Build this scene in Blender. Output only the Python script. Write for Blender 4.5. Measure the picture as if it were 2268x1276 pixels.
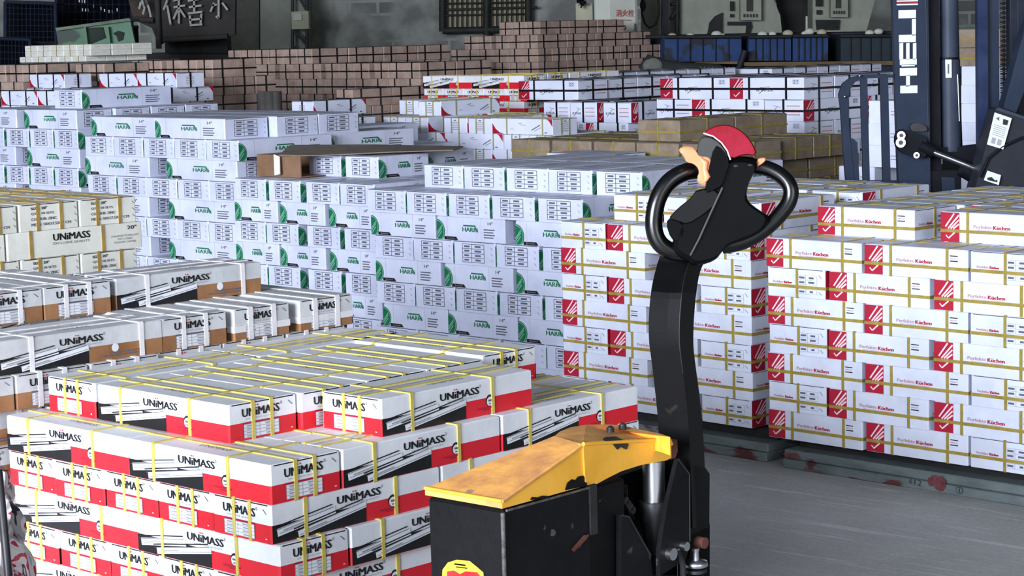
import bpy, math, random
from mathutils import Vector, Matrix
random.seed(7)
S = bpy.context.scene
COL = S.collection
for o in list(bpy.data.objects): bpy.data.objects.remove(o)

# ------------------------------------------------------------------ camera
FPX, PITCH, ROLL, CH = 4640.066, 0.12104627, -0.02615291, 1.6
CF = Vector((0, math.cos(PITCH), -math.sin(PITCH)))
R0 = Vector((1, 0, 0)); U0 = R0.cross(CF)
CR = R0*math.cos(ROLL)+U0*math.sin(ROLL)
CU = -R0*math.sin(ROLL)+U0*math.cos(ROLL)
CAM = Vector((0, 0, CH))
cam = bpy.data.cameras.new('camera'); co = bpy.data.objects.new('camera', cam); COL.objects.link(co)
m = Matrix((( CR.x, CU.x, -CF.x, 0), (CR.y, CU.y, -CF.y, 0), (CR.z, CU.z, -CF.z, CH), (0, 0, 0, 1)))
co.matrix_world = m
cam.sensor_width = 36; cam.lens = FPX/2268*36; cam.clip_end = 200
S.camera = co

# ------------------------------------------------------------------ world, daylight, exposure
w = bpy.data.worlds.new('world'); S.world = w; w.use_nodes = True
bg = w.node_tree.nodes['Background']; bg.inputs[0].default_value = (.90, .94, 1.0, 1); bg.inputs[1].default_value = .95
def area(name, loc, tgt, sx, sy, power, col):
    l = bpy.data.lights.new(name, 'AREA'); l.shape = 'RECTANGLE'; l.size = sx; l.size_y = sy
    l.energy = power; l.color = col
    o = bpy.data.objects.new(name, l); COL.objects.link(o); o.location = loc
    o.rotation_euler = (Vector(tgt)-Vector(loc)).to_track_quat('-Z', 'Y').to_euler()
area('daylight_loading_door', (-9.5, -9.0, 4.2), (1.0, 8.0, .6), 9, 5, 6300, (.83, .88, 1.0))
area('right_fill', (7.5, -9.0, 4.2), (-.5, 7.0, .8), 7, 5, 420, (.95, .96, 1.0))  # fill light added on the right; no door is known there
S.view_settings.view_transform = 'Standard'; S.view_settings.look = 'None'
S.view_settings.gamma = 1; S.view_settings.use_curve_mapping = False
S.view_settings.exposure = 0.0

# ------------------------------------------------------------------ projection helpers (pixel of the 2268x1276 frame -> world)
def ray(x, y): return CF+CR*((x-1134)/FPX)+CU*((638-y)/FPX)
def px(x, y, D): return CAM+ray(x, y)*D
def pz(x, y, z): 
    d = ray(x, y); return CAM+d*((z-CH)/d.z)
def pplane(x, y, P, N):
    d = ray(x, y); return CAM+d*((P-CAM).dot(N)/d.dot(N))
def sx(P):
    d = P-CAM; return 1134+FPX*d.dot(CR)/d.dot(CF)

# ------------------------------------------------------------------ materials
def lin(c): return tuple((v/12.92 if v <= .04045 else ((v+.055)/1.055)**2.4) for v in c)
MATS = {}
def mat(name, rgb, rough=.6, metal=0, noise=.06, scale=6, coat=0, stretch=None, dark=None, spots=None, bump=0, objvar=0, spec=None):
    if name in MATS: return MATS[name]
    M = bpy.data.materials.new(name); M.use_nodes = True; N = M.node_tree.nodes; K = M.node_tree.links
    b = N['Principled BSDF']; c = lin(rgb)
    b.inputs['Roughness'].default_value = rough; b.inputs['Metallic'].default_value = metal
    if spec is not None: b.inputs['Specular IOR Level'].default_value = spec
    if coat: b.inputs['Coat Weight'].default_value = coat
    tc = N.new('ShaderNodeTexCoord'); mp = N.new('ShaderNodeMapping'); K.new(tc.outputs['Object'], mp.inputs[0])
    if stretch: mp.inputs['Scale'].default_value = stretch
    n = N.new('ShaderNodeTexNoise'); n.inputs['Scale'].default_value = scale; n.inputs['Detail'].default_value = 6
    n.inputs['Roughness'].default_value = .65
    if objvar:
        oi = N.new('ShaderNodeObjectInfo'); vm = N.new('ShaderNodeVectorMath'); vm.operation = 'ADD'
        mu = N.new('ShaderNodeMath'); mu.operation = 'MULTIPLY'; mu.inputs[1].default_value = 40
        K.new(oi.outputs['Random'], mu.inputs[0]); K.new(mp.outputs[0], vm.inputs[0]); K.new(mu.outputs[0], vm.inputs[1]); K.new(vm.outputs[0], n.inputs['Vector'])
    else: K.new(mp.outputs[0], n.inputs['Vector'])
    r = N.new('ShaderNodeValToRGB'); K.new(n.outputs[0], r.inputs[0])
    lo = dark if dark else tuple(max(0, v-noise) for v in rgb); hi = tuple(min(1, v+noise*.5) for v in rgb)
    r.color_ramp.elements[0].position = .32; r.color_ramp.elements[1].position = .62
    r.color_ramp.elements[0].color = (*lin(lo), 1); r.color_ramp.elements[1].color = (*lin(hi), 1)
    out = r.outputs[0]
    if spots:
        n2 = N.new('ShaderNodeTexNoise'); n2.inputs['Scale'].default_value = spots[1]; n2.inputs['Detail'].default_value = 8; K.new(mp.outputs[0], n2.inputs['Vector'])
        r2 = N.new('ShaderNodeValToRGB'); K.new(n2.outputs[0], r2.inputs[0])
        r2.color_ramp.elements[0].position = spots[2]; r2.color_ramp.elements[1].position = spots[2]+.04
        mx = N.new('ShaderNodeMix'); mx.data_type = 'RGBA'; K.new(r2.outputs[0], mx.inputs[0]); K.new(out, mx.inputs[6])
        mx.inputs[7].default_value = (*lin(spots[0]), 1); out = mx.outputs[2]
    K.new(out, b.inputs['Base Color'])
    if bump:
        bp = N.new('ShaderNodeBump'); bp.inputs['Strength'].default_value = bump; bp.inputs['Distance'].default_value = .01
        K.new(n.outputs[0], bp.inputs['Height']); K.new(bp.outputs[0], b.inputs['Normal'])
    MATS[name] = M; return M
WH = mat('white_board', (.91, .92, .94), .5, noise=.05, scale=5, objvar=1, bump=.25)
WL = mat('lavender_white_board', (.80, .82, .90), .5, noise=.05, scale=5, objvar=1, bump=.25)
WF = mat('cool_white_board', (.86, .88, .95), .5, noise=.04, scale=5, objvar=1, bump=.25)
WG = mat('white_board_dusty', (.80, .81, .82), .6, noise=.07, scale=7, objvar=1, bump=.25)
WP = mat('bright_white_board', (.82, .84, .90), .5, noise=.05, scale=5, objvar=1, bump=.25)
OFF = mat('offwhite_board', (.90, .90, .86), .6, noise=.05, scale=5, objvar=1, bump=.25)
BR = mat('kraft_board', (.62, .44, .29), .7, noise=.07, scale=8, objvar=1, bump=.25)
KR2 = mat('kraft_board_pale', (.66, .57, .52), .75, noise=.08, scale=8, objvar=1, bump=.3)
KR3 = mat('kraft_board_olive', (.53, .47, .40), .75, noise=.08, scale=8, objvar=1, bump=.3)
RED = mat('print_red', (.86, .12, .18), .45, noise=.03, scale=5)
CRIM = mat('print_crimson', (.66, .07, .19), .5, noise=.04, scale=6)
BLK = mat('print_black', (.07, .075, .085), .45, noise=.03)
GRN = mat('print_green', (.03, .42, .27), .5, noise=.03)
GRL = mat('print_green_light', (.45, .68, .58), .5, noise=.03)
INK = mat('print_ink_grey', (.36, .37, .42), .6, noise=.03)
INK2 = mat('print_ink_pale', (.62, .62, .66), .6, noise=.03)
MAUVE = mat('print_mauve', (.70, .52, .56), .6, noise=.03)
TAPE = mat('clear_tape', (.82, .84, .86), .25, noise=.04)
SEAM_SHADE = mat('seam_shadow_gap', (.12, .12, .13), .8, noise=.02)  # dark seams and holes; on carton ends it paints shade under the lid
PINK = mat('print_pale_pink', (.93, .80, .84), .6, noise=.02)
YEL = mat('strap_yellow', (.82, .75, .38), .35, noise=.05, scale=30)
GOLD = mat('strap_gold', (.60, .53, .25), .35, noise=.06, scale=30)
TANS = mat('strap_tan', (.66, .55, .30), .35, noise=.05, scale=30)
WST = mat('strap_white', (.92, .91, .92), .3, noise=.03, scale=30)
BST = mat('strap_black', (.05, .04, .05), .4, noise=.02, scale=30)
OST = mat('strap_olive', (.62, .60, .42), .4, noise=.04, scale=30)
MUS = mat('strap_mustard', (.56, .52, .24), .4, noise=.05, scale=30)

# ------------------------------------------------------------------ mesh builder
class MB:
    def __init__(s): s.v = []; s.f = []; s.m = []; s.mats = []; s.sm = []
    def mi(s, M):
        if M not in s.mats: s.mats.append(M)
        return s.mats.index(M)
    def add(s, vs, fs, M, smooth=False):
        b = len(s.v); s.v += [tuple(p) for p in vs]; i = s.mi(M)
        for f in fs: s.f.append(tuple(b+k for k in f)); s.m.append(i); s.sm.append(smooth)
    def box(s, c, d, M, rot=0, r=0):
        hx, hy, hz = d[0]/2, d[1]/2, d[2]/2; cs, sn = math.cos(rot), math.sin(rot)
        if r:
            r = min(r, hx*.9, hy*.9, hz*.9); H = (hx, hy, hz); vs = []; idx = {}
            for sxx in (-1, 1):
                for sy in (-1, 1):
                    for sz in (-1, 1):
                        for a in range(3):
                            p = [sg*(H[k] if k == a else H[k]-r) for k, sg in enumerate((sxx, sy, sz))]
                            idx[(sxx, sy, sz, a)] = len(vs); vs.append(p)
            fs = []
            for a in range(3):
                o = [k for k in range(3) if k != a]
                for sg in (-1, 1):
                    q = []
                    for u, v in ((-1, -1), (1, -1), (1, 1), (-1, 1)):
                        t = [0, 0, 0]; t[a] = sg; t[o[0]] = u; t[o[1]] = v; q.append(idx[(*t, a)])
                    fs.append(q if (sg > 0) != (a == 1) else q[::-1])
                for u in (-1, 1):
                    for v in (-1, 1):
                        t1 = [0, 0, 0]; t2 = [0, 0, 0]; t1[a] = -1; t2[a] = 1; t1[o[0]] = t2[o[0]] = u; t1[o[1]] = t2[o[1]] = v
                        fs.append([idx[(*t1, o[0])], idx[(*t2, o[0])], idx[(*t2, o[1])], idx[(*t1, o[1])]])
            for sxx in (-1, 1):
                for sy in (-1, 1):
                    for sz in (-1, 1): fs.append([idx[(sxx, sy, sz, a)] for a in range(3)])
        else:
            vs = [(x, y, z) for x in (-hx, hx) for y in (-hy, hy) for z in (-hz, hz)]
            fs = [(0, 1, 3, 2), (4, 6, 7, 5), (0, 4, 5, 1), (2, 3, 7, 6), (0, 2, 6, 4), (1, 5, 7, 3)]
        s.add([(c[0]+p[0]*cs-p[1]*sn, c[1]+p[0]*sn+p[1]*cs, c[2]+p[2]) for p in vs], fs, M)
    def prism(s, pts, dvec, M, smooth=False, M2=None):
        n = len(pts); d = Vector(dvec); P = [Vector(p) for p in pts]; Q = [p+d for p in P]
        s.add(P+Q, [tuple(range(n)), tuple(range(2*n-1, n-1, -1))], M)
        s.add(P+Q, [(i, (i+1) % n, n+(i+1) % n, n+i) for i in range(n)], M2 or M, smooth)
    def tube(s, pts, r, M, n=10, caps=True):
        P = [Vector(p) for p in pts]; rr = r if isinstance(r, (list, tuple)) else [r]*len(P)
        vs = []; up = Vector((0, 0, 1)); prev = None
        for i, p in enumerate(P):
            t = (P[min(i+1, len(P)-1)]-P[max(i-1, 0)]).normalized()
            if prev is None:
                a = t.cross(up if abs(t.z) < .95 else Vector((1, 0, 0))).normalized()
            else: a = (prev-t*prev.dot(t)).normalized()
            prev = a; b = t.cross(a)
            for k in range(n):
                an = 2*math.pi*k/n; vs.append(p+a*math.cos(an)*rr[i]+b*math.sin(an)*rr[i])
        fs = [(i*n+k, i*n+(k+1) % n, (i+1)*n+(k+1) % n, (i+1)*n+k) for i in range(len(P)-1) for k in range(n)]
        s.add(vs, fs, M, True)
        if caps: s.add(vs[:n]+vs[-n:], [tuple(range(n)), tuple(range(n, 2*n))], M)
    def ball(s, c, r, M, n=12, sc=(1, 1, 1), m=8):
        vs = []; fs = []
        for i in range(m+1):
            th = math.pi*i/m
            for k in range(n):
                ph = 2*math.pi*k/n
                vs.append((c[0]+r*sc[0]*math.sin(th)*math.cos(ph), c[1]+r*sc[1]*math.sin(th)*math.sin(ph), c[2]+r*sc[2]*math.cos(th)))
        for i in range(m):
            for k in range(n): fs.append((i*n+k, i*n+(k+1) % n, (i+1)*n+(k+1) % n, (i+1)*n+k))
        s.add(vs, fs, M, True)
    def mesh(s, name):
        me = bpy.data.meshes.new(name); me.from_pydata(s.v, [], s.f)
        for M in s.mats: me.materials.append(M)
        me.polygons.foreach_set('material_index', s.m); me.polygons.foreach_set('use_smooth', s.sm)
        me.update(); return me
    def obj(s, name, parent=None, recenter=False):
        off = Vector((0, 0, 0))
        if recenter and s.v:
            zs = min(v[2] for v in s.v); off = Vector((sum(v[0] for v in s.v)/len(s.v), sum(v[1] for v in s.v)/len(s.v), zs))
            s.v = [(v[0]-off.x, v[1]-off.y, v[2]-off.z) for v in s.v]
        o = bpy.data.objects.new(name, s.mesh(name)); COL.objects.link(o); o.location = off
        if parent: o.parent = parent
        return o
def tag(o, label=None, cat=None, group=None, kind=None):
    if label: o['label'] = label
    if cat: o['category'] = cat
    if group: o['group'] = group
    if kind: o['kind'] = kind
    return o
def empty(name, loc, label, cat, group=None, rz=0):
    o = bpy.data.objects.new(name, None); COL.objects.link(o); o.location = loc; o.rotation_euler = (0, 0, rz)
    o.empty_display_size = .1
    return tag(o, label, cat, group)
def local(o, name, parent):    # parent a world-space mesh under an Empty at parent's place
    o.parent = parent; o.matrix_parent_inverse = parent.matrix_basis.inverted(); return o

# text glyph meshes
_TX = {}
def glyphs(t, bold=0.0):
    k = (t, bold)
    if k in _TX: return _TX[k]
    c = bpy.data.curves.new('tmp', 'FONT'); c.body = t; c.size = 1; c.resolution_u = 2; c.offset = bold
    o = bpy.data.objects.new('tmp', c); COL.objects.link(o)
    bpy.context.view_layer.update()
    e = o.evaluated_get(bpy.context.evaluated_depsgraph_get()); me = e.to_mesh()
    V = [(v.co.x, v.co.y) for v in me.vertices]; Fs = [tuple(p.vertices) for p in me.polygons]
    e.to_mesh_clear(); bpy.data.objects.remove(o); bpy.data.curves.remove(c)
    if not V: V = [(0, 0), (1, 0), (1, 1)]; Fs = [(0, 1, 2)]
    x0 = min(v[0] for v in V); x1 = max(v[0] for v in V); y0 = min(v[1] for v in V); y1 = max(v[1] for v in V)
    r = ([((v[0]-x0)/(x1-x0), (v[1]-y0)/(y1-y0)) for v in V], Fs); _TX[k] = r; return r

class Face:   # a printed face: origin lower-left, u to the right, v up
    def __init__(s, mb, o, u, v, W, H):
        s.mb = mb; s.o = Vector(o); s.u = Vector(u); s.v = Vector(v); s.n = s.u.cross(s.v); s.W = W; s.H = H
    def P(s, a, b, off): return s.o+s.u*(a*s.W)+s.v*(b*s.H)+s.n*off
    def poly(s, pts, M, lay=1): s.mb.add([s.P(a, b, .0006*lay) for a, b in pts], [tuple(range(len(pts)))], M)
    def rect(s, a0, b0, a1, b1, M, lay=1): s.poly([(a0, b0), (a1, b0), (a1, b1), (a0, b1)], M, lay)
    def text(s, t, a0, b0, a1, b1, M, lay=2, bold=0.0):
        V, Fs = glyphs(t, 0.0)
        for k in ((0, .35, .7, 1.0) if bold > .015 else (0, .5) if bold else (0,)):    # heavier letters: the same outline laid down side by side
            s.mb.add([s.P(a0+x*(a1-a0)+k*.0022/s.W, b0+y*(b1-b0), .0006*lay+k*.0002) for x, y in V], Fs, M)
    def band(s, p, q, th, M, lay=1):   # a bar from p to q (in face units), th in metres
        A = Vector((p[0]*s.W, p[1]*s.H)); B = Vector((q[0]*s.W, q[1]*s.H)); d = (B-A).normalized(); nn = Vector((-d.y, d.x))*th/2
        c = [A-nn, B-nn, B+nn, A+nn]; s.poly([(k.x/s.W, k.y/s.H) for k in c], M, lay)
    def table(s, a0, b0, a1, b1, rows, split, M, T, lay=2, fill=None, w=.0011):
        if fill: s.rect(a0, b0, a1, b1, fill, lay-1)
        for i in range(rows+1):
            b = b0+(b1-b0)*i/rows; s.band((a0, b), (a1, b), w, M, lay)
        for a in (a0, a0+(a1-a0)*split, a1): s.band((a, b0), (a, b1), w, M, lay)
        rg = random.Random(int(a0*999)+rows)
        for i in range(rows):
            b = b0+(b1-b0)*(i+.5)/rows; hh = (b1-b0)/rows*.20
            x0 = a0+(a1-a0)*.08; x1 = a0+(a1-a0)*split*rg.uniform(.6, .85); s.rect(x0, b-hh, x1, b+hh, T, lay)
            c = a0+(a1-a0)*(split+1)/2; ww = (a1-a0)*(1-split)*rg.uniform(.12, .32); s.rect(c-ww, b-hh, c+ww, b+hh, T, lay)

def faces(mb, L, W, h):
    return dict(front=Face(mb, (-L/2, -W/2, 0), (1, 0, 0), (0, 0, 1), L, h), back=Face(mb, (L/2, W/2, 0), (-1, 0, 0), (0, 0, 1), L, h),
                right=Face(mb, (L/2, -W/2, 0), (0, 1, 0), (0, 0, 1), W, h), left=Face(mb, (-L/2, W/2, 0), (0, -1, 0), (0, 0, 1), W, h),
                top=Face(mb, (-L/2, -W/2, h), (1, 0, 0), (0, 1, 0), L, W))
def octbody(mb, L, W, h, bands, r=.004, top=None):
    def ring(z, ins=0):
        a = L/2-ins; b = W/2-ins
        return [(-a+r, -b, z), (a-r, -b, z), (a, -b+r, z), (a, b-r, z), (a-r, b, z), (-a+r, b, z), (-a, b-r, z), (-a, -b+r, z)]
    zs = [0.0]+[b[0] for b in bands]
    zs[-1] = h-r*.6
    for i, (zt, M) in enumerate(bands):
        A = ring(zs[i]); B = ring(zs[i+1]); mb.add(A+B, [(k, (k+1) % 8, 8+(k+1) % 8, 8+k) for k in range(8)], M)
    A = ring(h-r*.6); B = ring(h, r*.8); mb.add(A+B, [(k, (k+1) % 8, 8+(k+1) % 8, 8+k) for k in range(8)], bands[-1][1])
    mb.add(B, [tuple(range(8))], top or bands[-1][1]); mb.add(ring(0), [tuple(range(7, -1, -1))], bands[0][1])
def loop(axis, pos, L, W, h, wd, M, t=.0014):
    """strap around the box. axis x: girth at x=pos; y: lengthwise at y=pos; z: level at z=pos"""
    mb = MB(); a, b = {'x': (W/2, h/2), 'y': (L/2, h/2), 'z': (L/2, W/2)}[axis]
    def rg(e, s):
        k = .003; pts = [(-a-e+k, -b-e), (a+e-k, -b-e), (a+e, -b-e+k), (a+e, b+e-k), (a+e-k, b+e), (-a-e+k, b+e), (-a-e, b+e-k), (-a-e, -b-e+k)]
        if axis == 'x': return [(pos+s, p, q+h/2) for p, q in pts]
        if axis == 'y': return [(p, pos+s, q+h/2) for p, q in pts]
        return [(p, q, pos+s) for p, q in pts]
    e0 = .0012 if axis != 'z' else .0004
    A = rg(e0+t, -wd/2); B = rg(e0+t, wd/2); C = rg(0, -wd/2); D = rg(0, wd/2)
    r8 = range(8)
    mb.add(A+B, [(k, (k+1) % 8, 8+(k+1) % 8, 8+k) for k in r8], M)
    mb.add(A+C, [(k, (k+1) % 8, 8+(k+1) % 8, 8+k) for k in r8], M); mb.add(B+D, [(k, (k+1) % 8, 8+(k+1) % 8, 8+k) for k in r8], M)
    return mb

# ------------------------------------------------------------------ carton kinds
def uni(L, W, h, base, low, kind):
    mb = MB()
    if kind == 'plain': octbody(mb, L, W, h, [(h, base)], r=.004)
    else: octbody(mb, L, W, h, [(.47*h, low), (h, base)], r=.004)
    F = faces(mb, L, W, h)
    for f in (F['front'], F['back']):
        if kind != 'plain':
            f.rect(.004, .01, .54, .47, BLK, 1)
            for (p, q, th) in (((.03, .27), (.36, .52), .20), ((.145, .12), (.54, .47), .17)):
                f.band(p, q, th*h, WH, 2); f.band((p[0]+.01, p[1]-.03), (q[0]+.01, q[1]-.03), .012*h, INK, 3)
                f.band((p[0]-.012, p[1]+.075), (q[0]-.012, q[1]+.075), .016*h, INK, 3); f.band((p[0]-.025, p[1]+.15), (q[0]-.02, q[1]+.15), .03*h, BLK, 3)
                f.band((p[0]+.03, p[1]+.035), (p[0]+.16, p[1]+.035+(q[1]-p[1])*.13/(q[0]-p[0])), .03*h, INK2, 4)
            c = [(.70+.022*math.cos(t*.5236), .36+.13*math.sin(t*.5236)) for t in range(12)]
            if low is RED:
                f.poly([(.70+.027*math.cos(t*.5236), .38+.17*math.sin(t*.5236)) for t in range(12)], BLK, 1); f.poly(c, WH, 2)
                f.rect(.688, .36, .712, .41, INK, 3); f.rect(.693, .28, .707, .31, INK, 3)
                f.rect(.66, .12, .70, .15, CRIM, 2); f.rect(.62, .17, .74, .21, CRIM, 2)
            else:
                f.poly(c, WH, 1); f.rect(.62, .12, .84, .15, INK, 2); f.rect(.66, .2, .88, .23, INK, 2)
            f.text('UNiMASS', .37, .63, .625, .83, BLK, 2, .02)
            f.text('EXCLUSIVE QUALITY', .42, .54, .62, .59, INK2, 2)
            f.rect(.462, .855, .470, .89, RED, 2); f.rect(.476, .855, .484, .89, RED, 2)
            f.text('o', .632, .80, .642, .88, INK, 2)
        else:
            f.text('UNiMASS', .33, .58, .60, .84, BLK, 2, .02); f.text('EXCLUSIVE QUALITY', .33, .42, .60, .52, INK, 2)
            f.text('20"', .885, .74, .955, .88, BLK, 2, .01)
            f.text('CHALLENGER TECHNOLOGY', .76, .48, .97, .55, INK, 2); f.text('SOFT CLOSING', .81, .36, .92, .43, INK, 2); f.text('TELESCOPIC CHANNEL', .78, .24, .95, .31, INK, 2)
    for f in (F['right'], F['left']):
        f.rect(.05, .955, .95, .985, SEAM_SHADE, 1)
        if kind != 'plain':
            f.text('UNiMASS', .19, .62, .73, .84, BLK, 2, .02); f.rect(.37, .87, .39, .91, RED, 2); f.rect(.41, .87, .43, .91, RED, 2)
            f.text('EXCLUSIVE QUALITY', .25, .53, .70, .58, INK2, 2); f.text('o', .75, .8, .78, .88, INK, 2)
            f.rect(.21, .43, .72, .475, CRIM if low is RED else INK, 2)
            f.table(.21, .06, .72, .42, 4, .45, INK2, INK2, 3, WH)
            f.band((.87, .86), (.93, .74), .0018, INK, 2)
            if low is RED: f.rect(.90, .10, .93, .13, PINK, 2)
        else:
            for i, t in enumerate(('SIZE: 20"', 'QTY: 10 SETS', 'COLOUR: ZINC', 'MEAS: 50X17.5X17 CM')):
                f.text(t, .2, .78-i*.2, (.47, .58, .62, .86)[i], .88-i*.2, INK if i else BLK, 2, .01)
            for i in range(3): f.band((.93, .8-i*.25), (.97, .7-i*.25), .0015, INK, 2)
    t = F['top']; t.rect(.0, .46, 1, .54, TAPE, 1); t.rect(.01, .497, .99, .503, SEAM_SHADE, 2)
    t.text('UNiMASS', .40, .62, .62, .70, INK, 2, .0); t.text('UNiMASS', .40, .22, .62, .30, INK, 2, .0)
    return mb
def harri(L, W, h, base):
    mb = MB(); octbody(mb, L, W, h, [(h, base)], r=.005)
    F = faces(mb, L, W, h); k = h/L
    for f in (F['front'], F['back']):
        def disc(r, cx=0.0, cz=.36): return [(max(.003, cx+r*k*math.cos(a)), max(.01, cz+r*math.sin(a))) for a in [math.pi/2-i*math.pi/18 for i in range(19)]]
        f.poly([(.003, .01)]+disc(.50)+[(.003, .01)][:0], GRN, 1); f.poly(disc(.465)+[(.003, .01)], GRL, 2); f.poly(disc(.43)+[(.003, .01)], GRN, 3)
        for q in (.10, .24, .34): f.band((.005, q-.08), (.32*k+.01*q, q+.26), .05*h, GRL, 4)
        f.poly([(.46*k, .012), (1.30*k, .012), (1.18*k, .15), (.46*k, .15)], BLK, 2); f.rect(.62*k, .06, 1.1*k, .1, INK, 3)
        f.text('HARRi', .385, .40, .61, .58, GRN, 2, .03)
        f.poly([(.40, .68), (.575, .68), (.62, .40), (.605, .40), (.565, .62), (.40, .62)], GRN, 2)
        f.text('14"', .76, .72, .83, .86, INK, 2, .01)
        for i in range(4): f.rect(.70, .50-i*.11, .86-.02*(i % 2), .55-i*.11, INK, 2)
        f.band((.16, .0), (.16, 1), .0015, WG, 2); f.band((.66, .0), (.66, 1), .0015, WG, 2)
    for f in (F['right'], F['left']):
        f.table(.22, .12, .74, .88, 4, .42, INK, INK, 2, None, .0024)
        f.rect(.03, .965, .97, .99, SEAM_SHADE, 1)
        for i in range(3): f.band((.90, .78-i*.25), (.94, .70-i*.25), .0016, INK, 2)
    t = F['top']; t.rect(0, .44, 1, .56, TAPE, 1); t.rect(.01, .496, .99, .504, SEAM_SHADE, 2); t.rect(.35, .7, .6, .74, INK2, 2)
    return mb
def perf(L, W, h, base=None, name='Perfekte'):
    mb = MB(); octbody(mb, L, W, h, [(h, base or WH)], r=.004)
    F = faces(mb, L, W, h)
    for f in (F['front'], F['back']):
        f.rect(.003, .008, .185, .975, CRIM, 1)
        for (x0, y0, x1, y1) in ((.05, .50, .135, .95), (.075, .44, .18, .90), (.10, .44, .18, .74), (.125, .44, .18, .60)): f.band((x0, y0), (x1, y1), .055*h, PINK, 2)
        f.band((.055, .22), (.08, .12), .04*h, PINK, 2); f.band((.08, .12), (.14, .32), .05*h, PINK, 2)
        if name == 'Perfekte':
            f.text('Perfekte', .32, .49, .49, .60, MAUVE, 2, .01); f.text('Küchen', .505, .48, .66, .60, CRIM, 2, .03)
            f.text('Best solutions completed', .36, .42, .64, .46, MAUVE, 2)
            f.rect(.835, .77, .91, .80, BLK, 2); f.text('HELLO', .837, .685, .905, .72, CRIM, 2); f.rect(.835, .60, .91, .635, BLK, 2)
        else:
            f.text('RYNA', .37, .36, .60, .44, INK, 2, .01); f.band((.40, .26), (.50, .50), .02*h, BLK, 3); f.band((.42, .54), (.55, .58), .02*h, INK, 3); f.band((.50, .50), (.56, .46), .016*h, INK, 3)
            f.table(.86, .70, .94, .90, 2, .5, INK, INK, 2)
    for f in (F['right'], F['left']):
        f.rect(.04, .965, .96, .985, SEAM_SHADE, 1)
        if name == 'Perfekte':
            f.text('Perfekte', .10, .46, .27, .54, MAUVE, 2, .01); f.text('Küchen', .29, .46, .42, .54, CRIM, 2, .03); f.rect(.14, .41, .40, .43, MAUVE, 2)
            f.table(.53, .46, .86, .78, 2, .42, INK2, INK, 2); f.table(.53, .14, .86, .30, 1, .42, INK2, INK, 2)
            f.band((.89, .82), (.94, .70), .0018, INK, 2); f.band((.89, .24), (.94, .14), .0018, INK, 2)
        else:
            f.text('RYNA', .10, .38, .42, .50, INK, 2, .01); f.band((.14, .28), (.34, .66), .02*h, INK, 3); f.band((.24, .72), (.42, .64), .018*h, INK, 3)
            for i in range(5): f.rect(.58, .28+i*.1, .92, .33+i*.1, PINK if i % 2 else INK2, 2)
    t = F['top']; t.rect(0, .45, 1, .55, TAPE, 1); t.rect(.01, .497, .99, .503, SEAM_SHADE, 2)
    t.rect(.34, .74, .46, .78, INK2, 2); t.rect(.50, .74, .63, .78, INK2, 2)
    return mb
def cornerred(L, W, h):
    mb = MB(); octbody(mb, L, W, h, [(h, WF)], r=.004)
    F = faces(mb, L, W, h)
    for f in (F['front'], F['back']):
        f.poly([(.003, .01), (.20, .01), (.12, .12), (.06, .32), (.015, .62), (.003, .7)], CRIM, 1)
        f.poly([(.997, .99), (.90, .99), (.94, .88), (.985, .6), (.997, .5)], CRIM, 1)
        f.band((.44, .66), (.50, .74), .03*h, INK, 2); f.text('Swan', .47, .56, .56, .66, INK2, 2); f.rect(.30, .32, .36, .36, INK2, 2)
        f.band((.66, .28), (.80, .62), .06*h, INK, 2); f.band((.70, .22), (.81, .45), .05*h, INK2, 2)
        f.rect(.87, .10, .91, .17, INK, 2)
    for f in (F['right'], F['left']):
        f.rect(.03, .96, .97, .985, SEAM_SHADE, 1)
        for i in range(5): f.rect(.34, .2+i*.12, .62, .25+i*.12, INK2, 2)
        f.rect(.44, .8, .55, .86, INK, 2)
    t = F['top']; t.rect(0, .45, 1, .55, TAPE, 1); t.rect(.01, .495, .99, .505, SEAM_SHADE, 2)
    return mb
def kraft(L, W, h, M):
    mb = MB(); octbody(mb, L, W, h, [(h, M)], r=.006)
    F = faces(mb, L, W, h)
    for f in (F['front'], F['back'], F['right'], F['left']):
        f.rect(.2, .5, .45, .53, KR3 if M is KR2 else BR, 2); f.rect(.6, .6, .8, .63, KR3 if M is KR2 else BR, 2)
    t = F['top']; t.rect(0, .44, 1, .56, mat('kraft_tape', (.56, .47, .38), .4), 1); t.rect(.01, .496, .99, .504, SEAM_SHADE, 2)
    return mb

KINDS = {}
def kind(key, mb, dims, straps, look, cat='carton', joined=False, name='carton'):
    L, W, h = dims
    meshes = []
    if joined:
        J = MB()
        for s in straps:
            q = loop(s[0], s[1], L, W, h, s[2], s[3]); J.add(q.v, q.f, s[3])
        if straps: meshes = [J.mesh('straps')]
    else: meshes = [loop(s[0], s[1], L, W, h, s[2], s[3]).mesh('strap') for s in straps]
    KINDS[key] = dict(mesh=mb.mesh(name), L=L, W=W, h=h, st=meshes, look=look, name=name, cat=cat, sn='straps' if joined else 'strap')
hU, hP, hH = .0846, .1048, .0996
LU, WU = .494, .1965
ustr = lambda M: [('x', -.31*LU, .0095, M), ('x', .22*LU, .0095, M), ('y', -.15*WU, .0095, M), ('y', .12*WU, .0095, M)]
kind('ured', uni(LU, WU, hU, WH, RED, 'red'), (LU, WU, hU), ustr(YEL), 'white-over-red carton', name='drawer_slide_carton')
kind('ubrown', uni(.488, .208, hU, WG, BR, 'brown'), (.488, .208, hU), [('x', -.29*LU, .013, WST), ('x', .36*LU, .013, WST), ('y', -.18*WU, .013, WST), ('y', .18*WU, .013, WST)], 'white-over-brown carton', name='drawer_slide_carton')
kind('ubandbrown', uni(.488, .19, hU, WG, BR, 'brown'), (.488, .19, hU), [('z', .36*hU, .018, WST), ('y', -.2*WU, .016, WST), ('y', .2*WU, .016, WST)], 'white-over-brown carton with level band', name='drawer_slide_carton')
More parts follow.
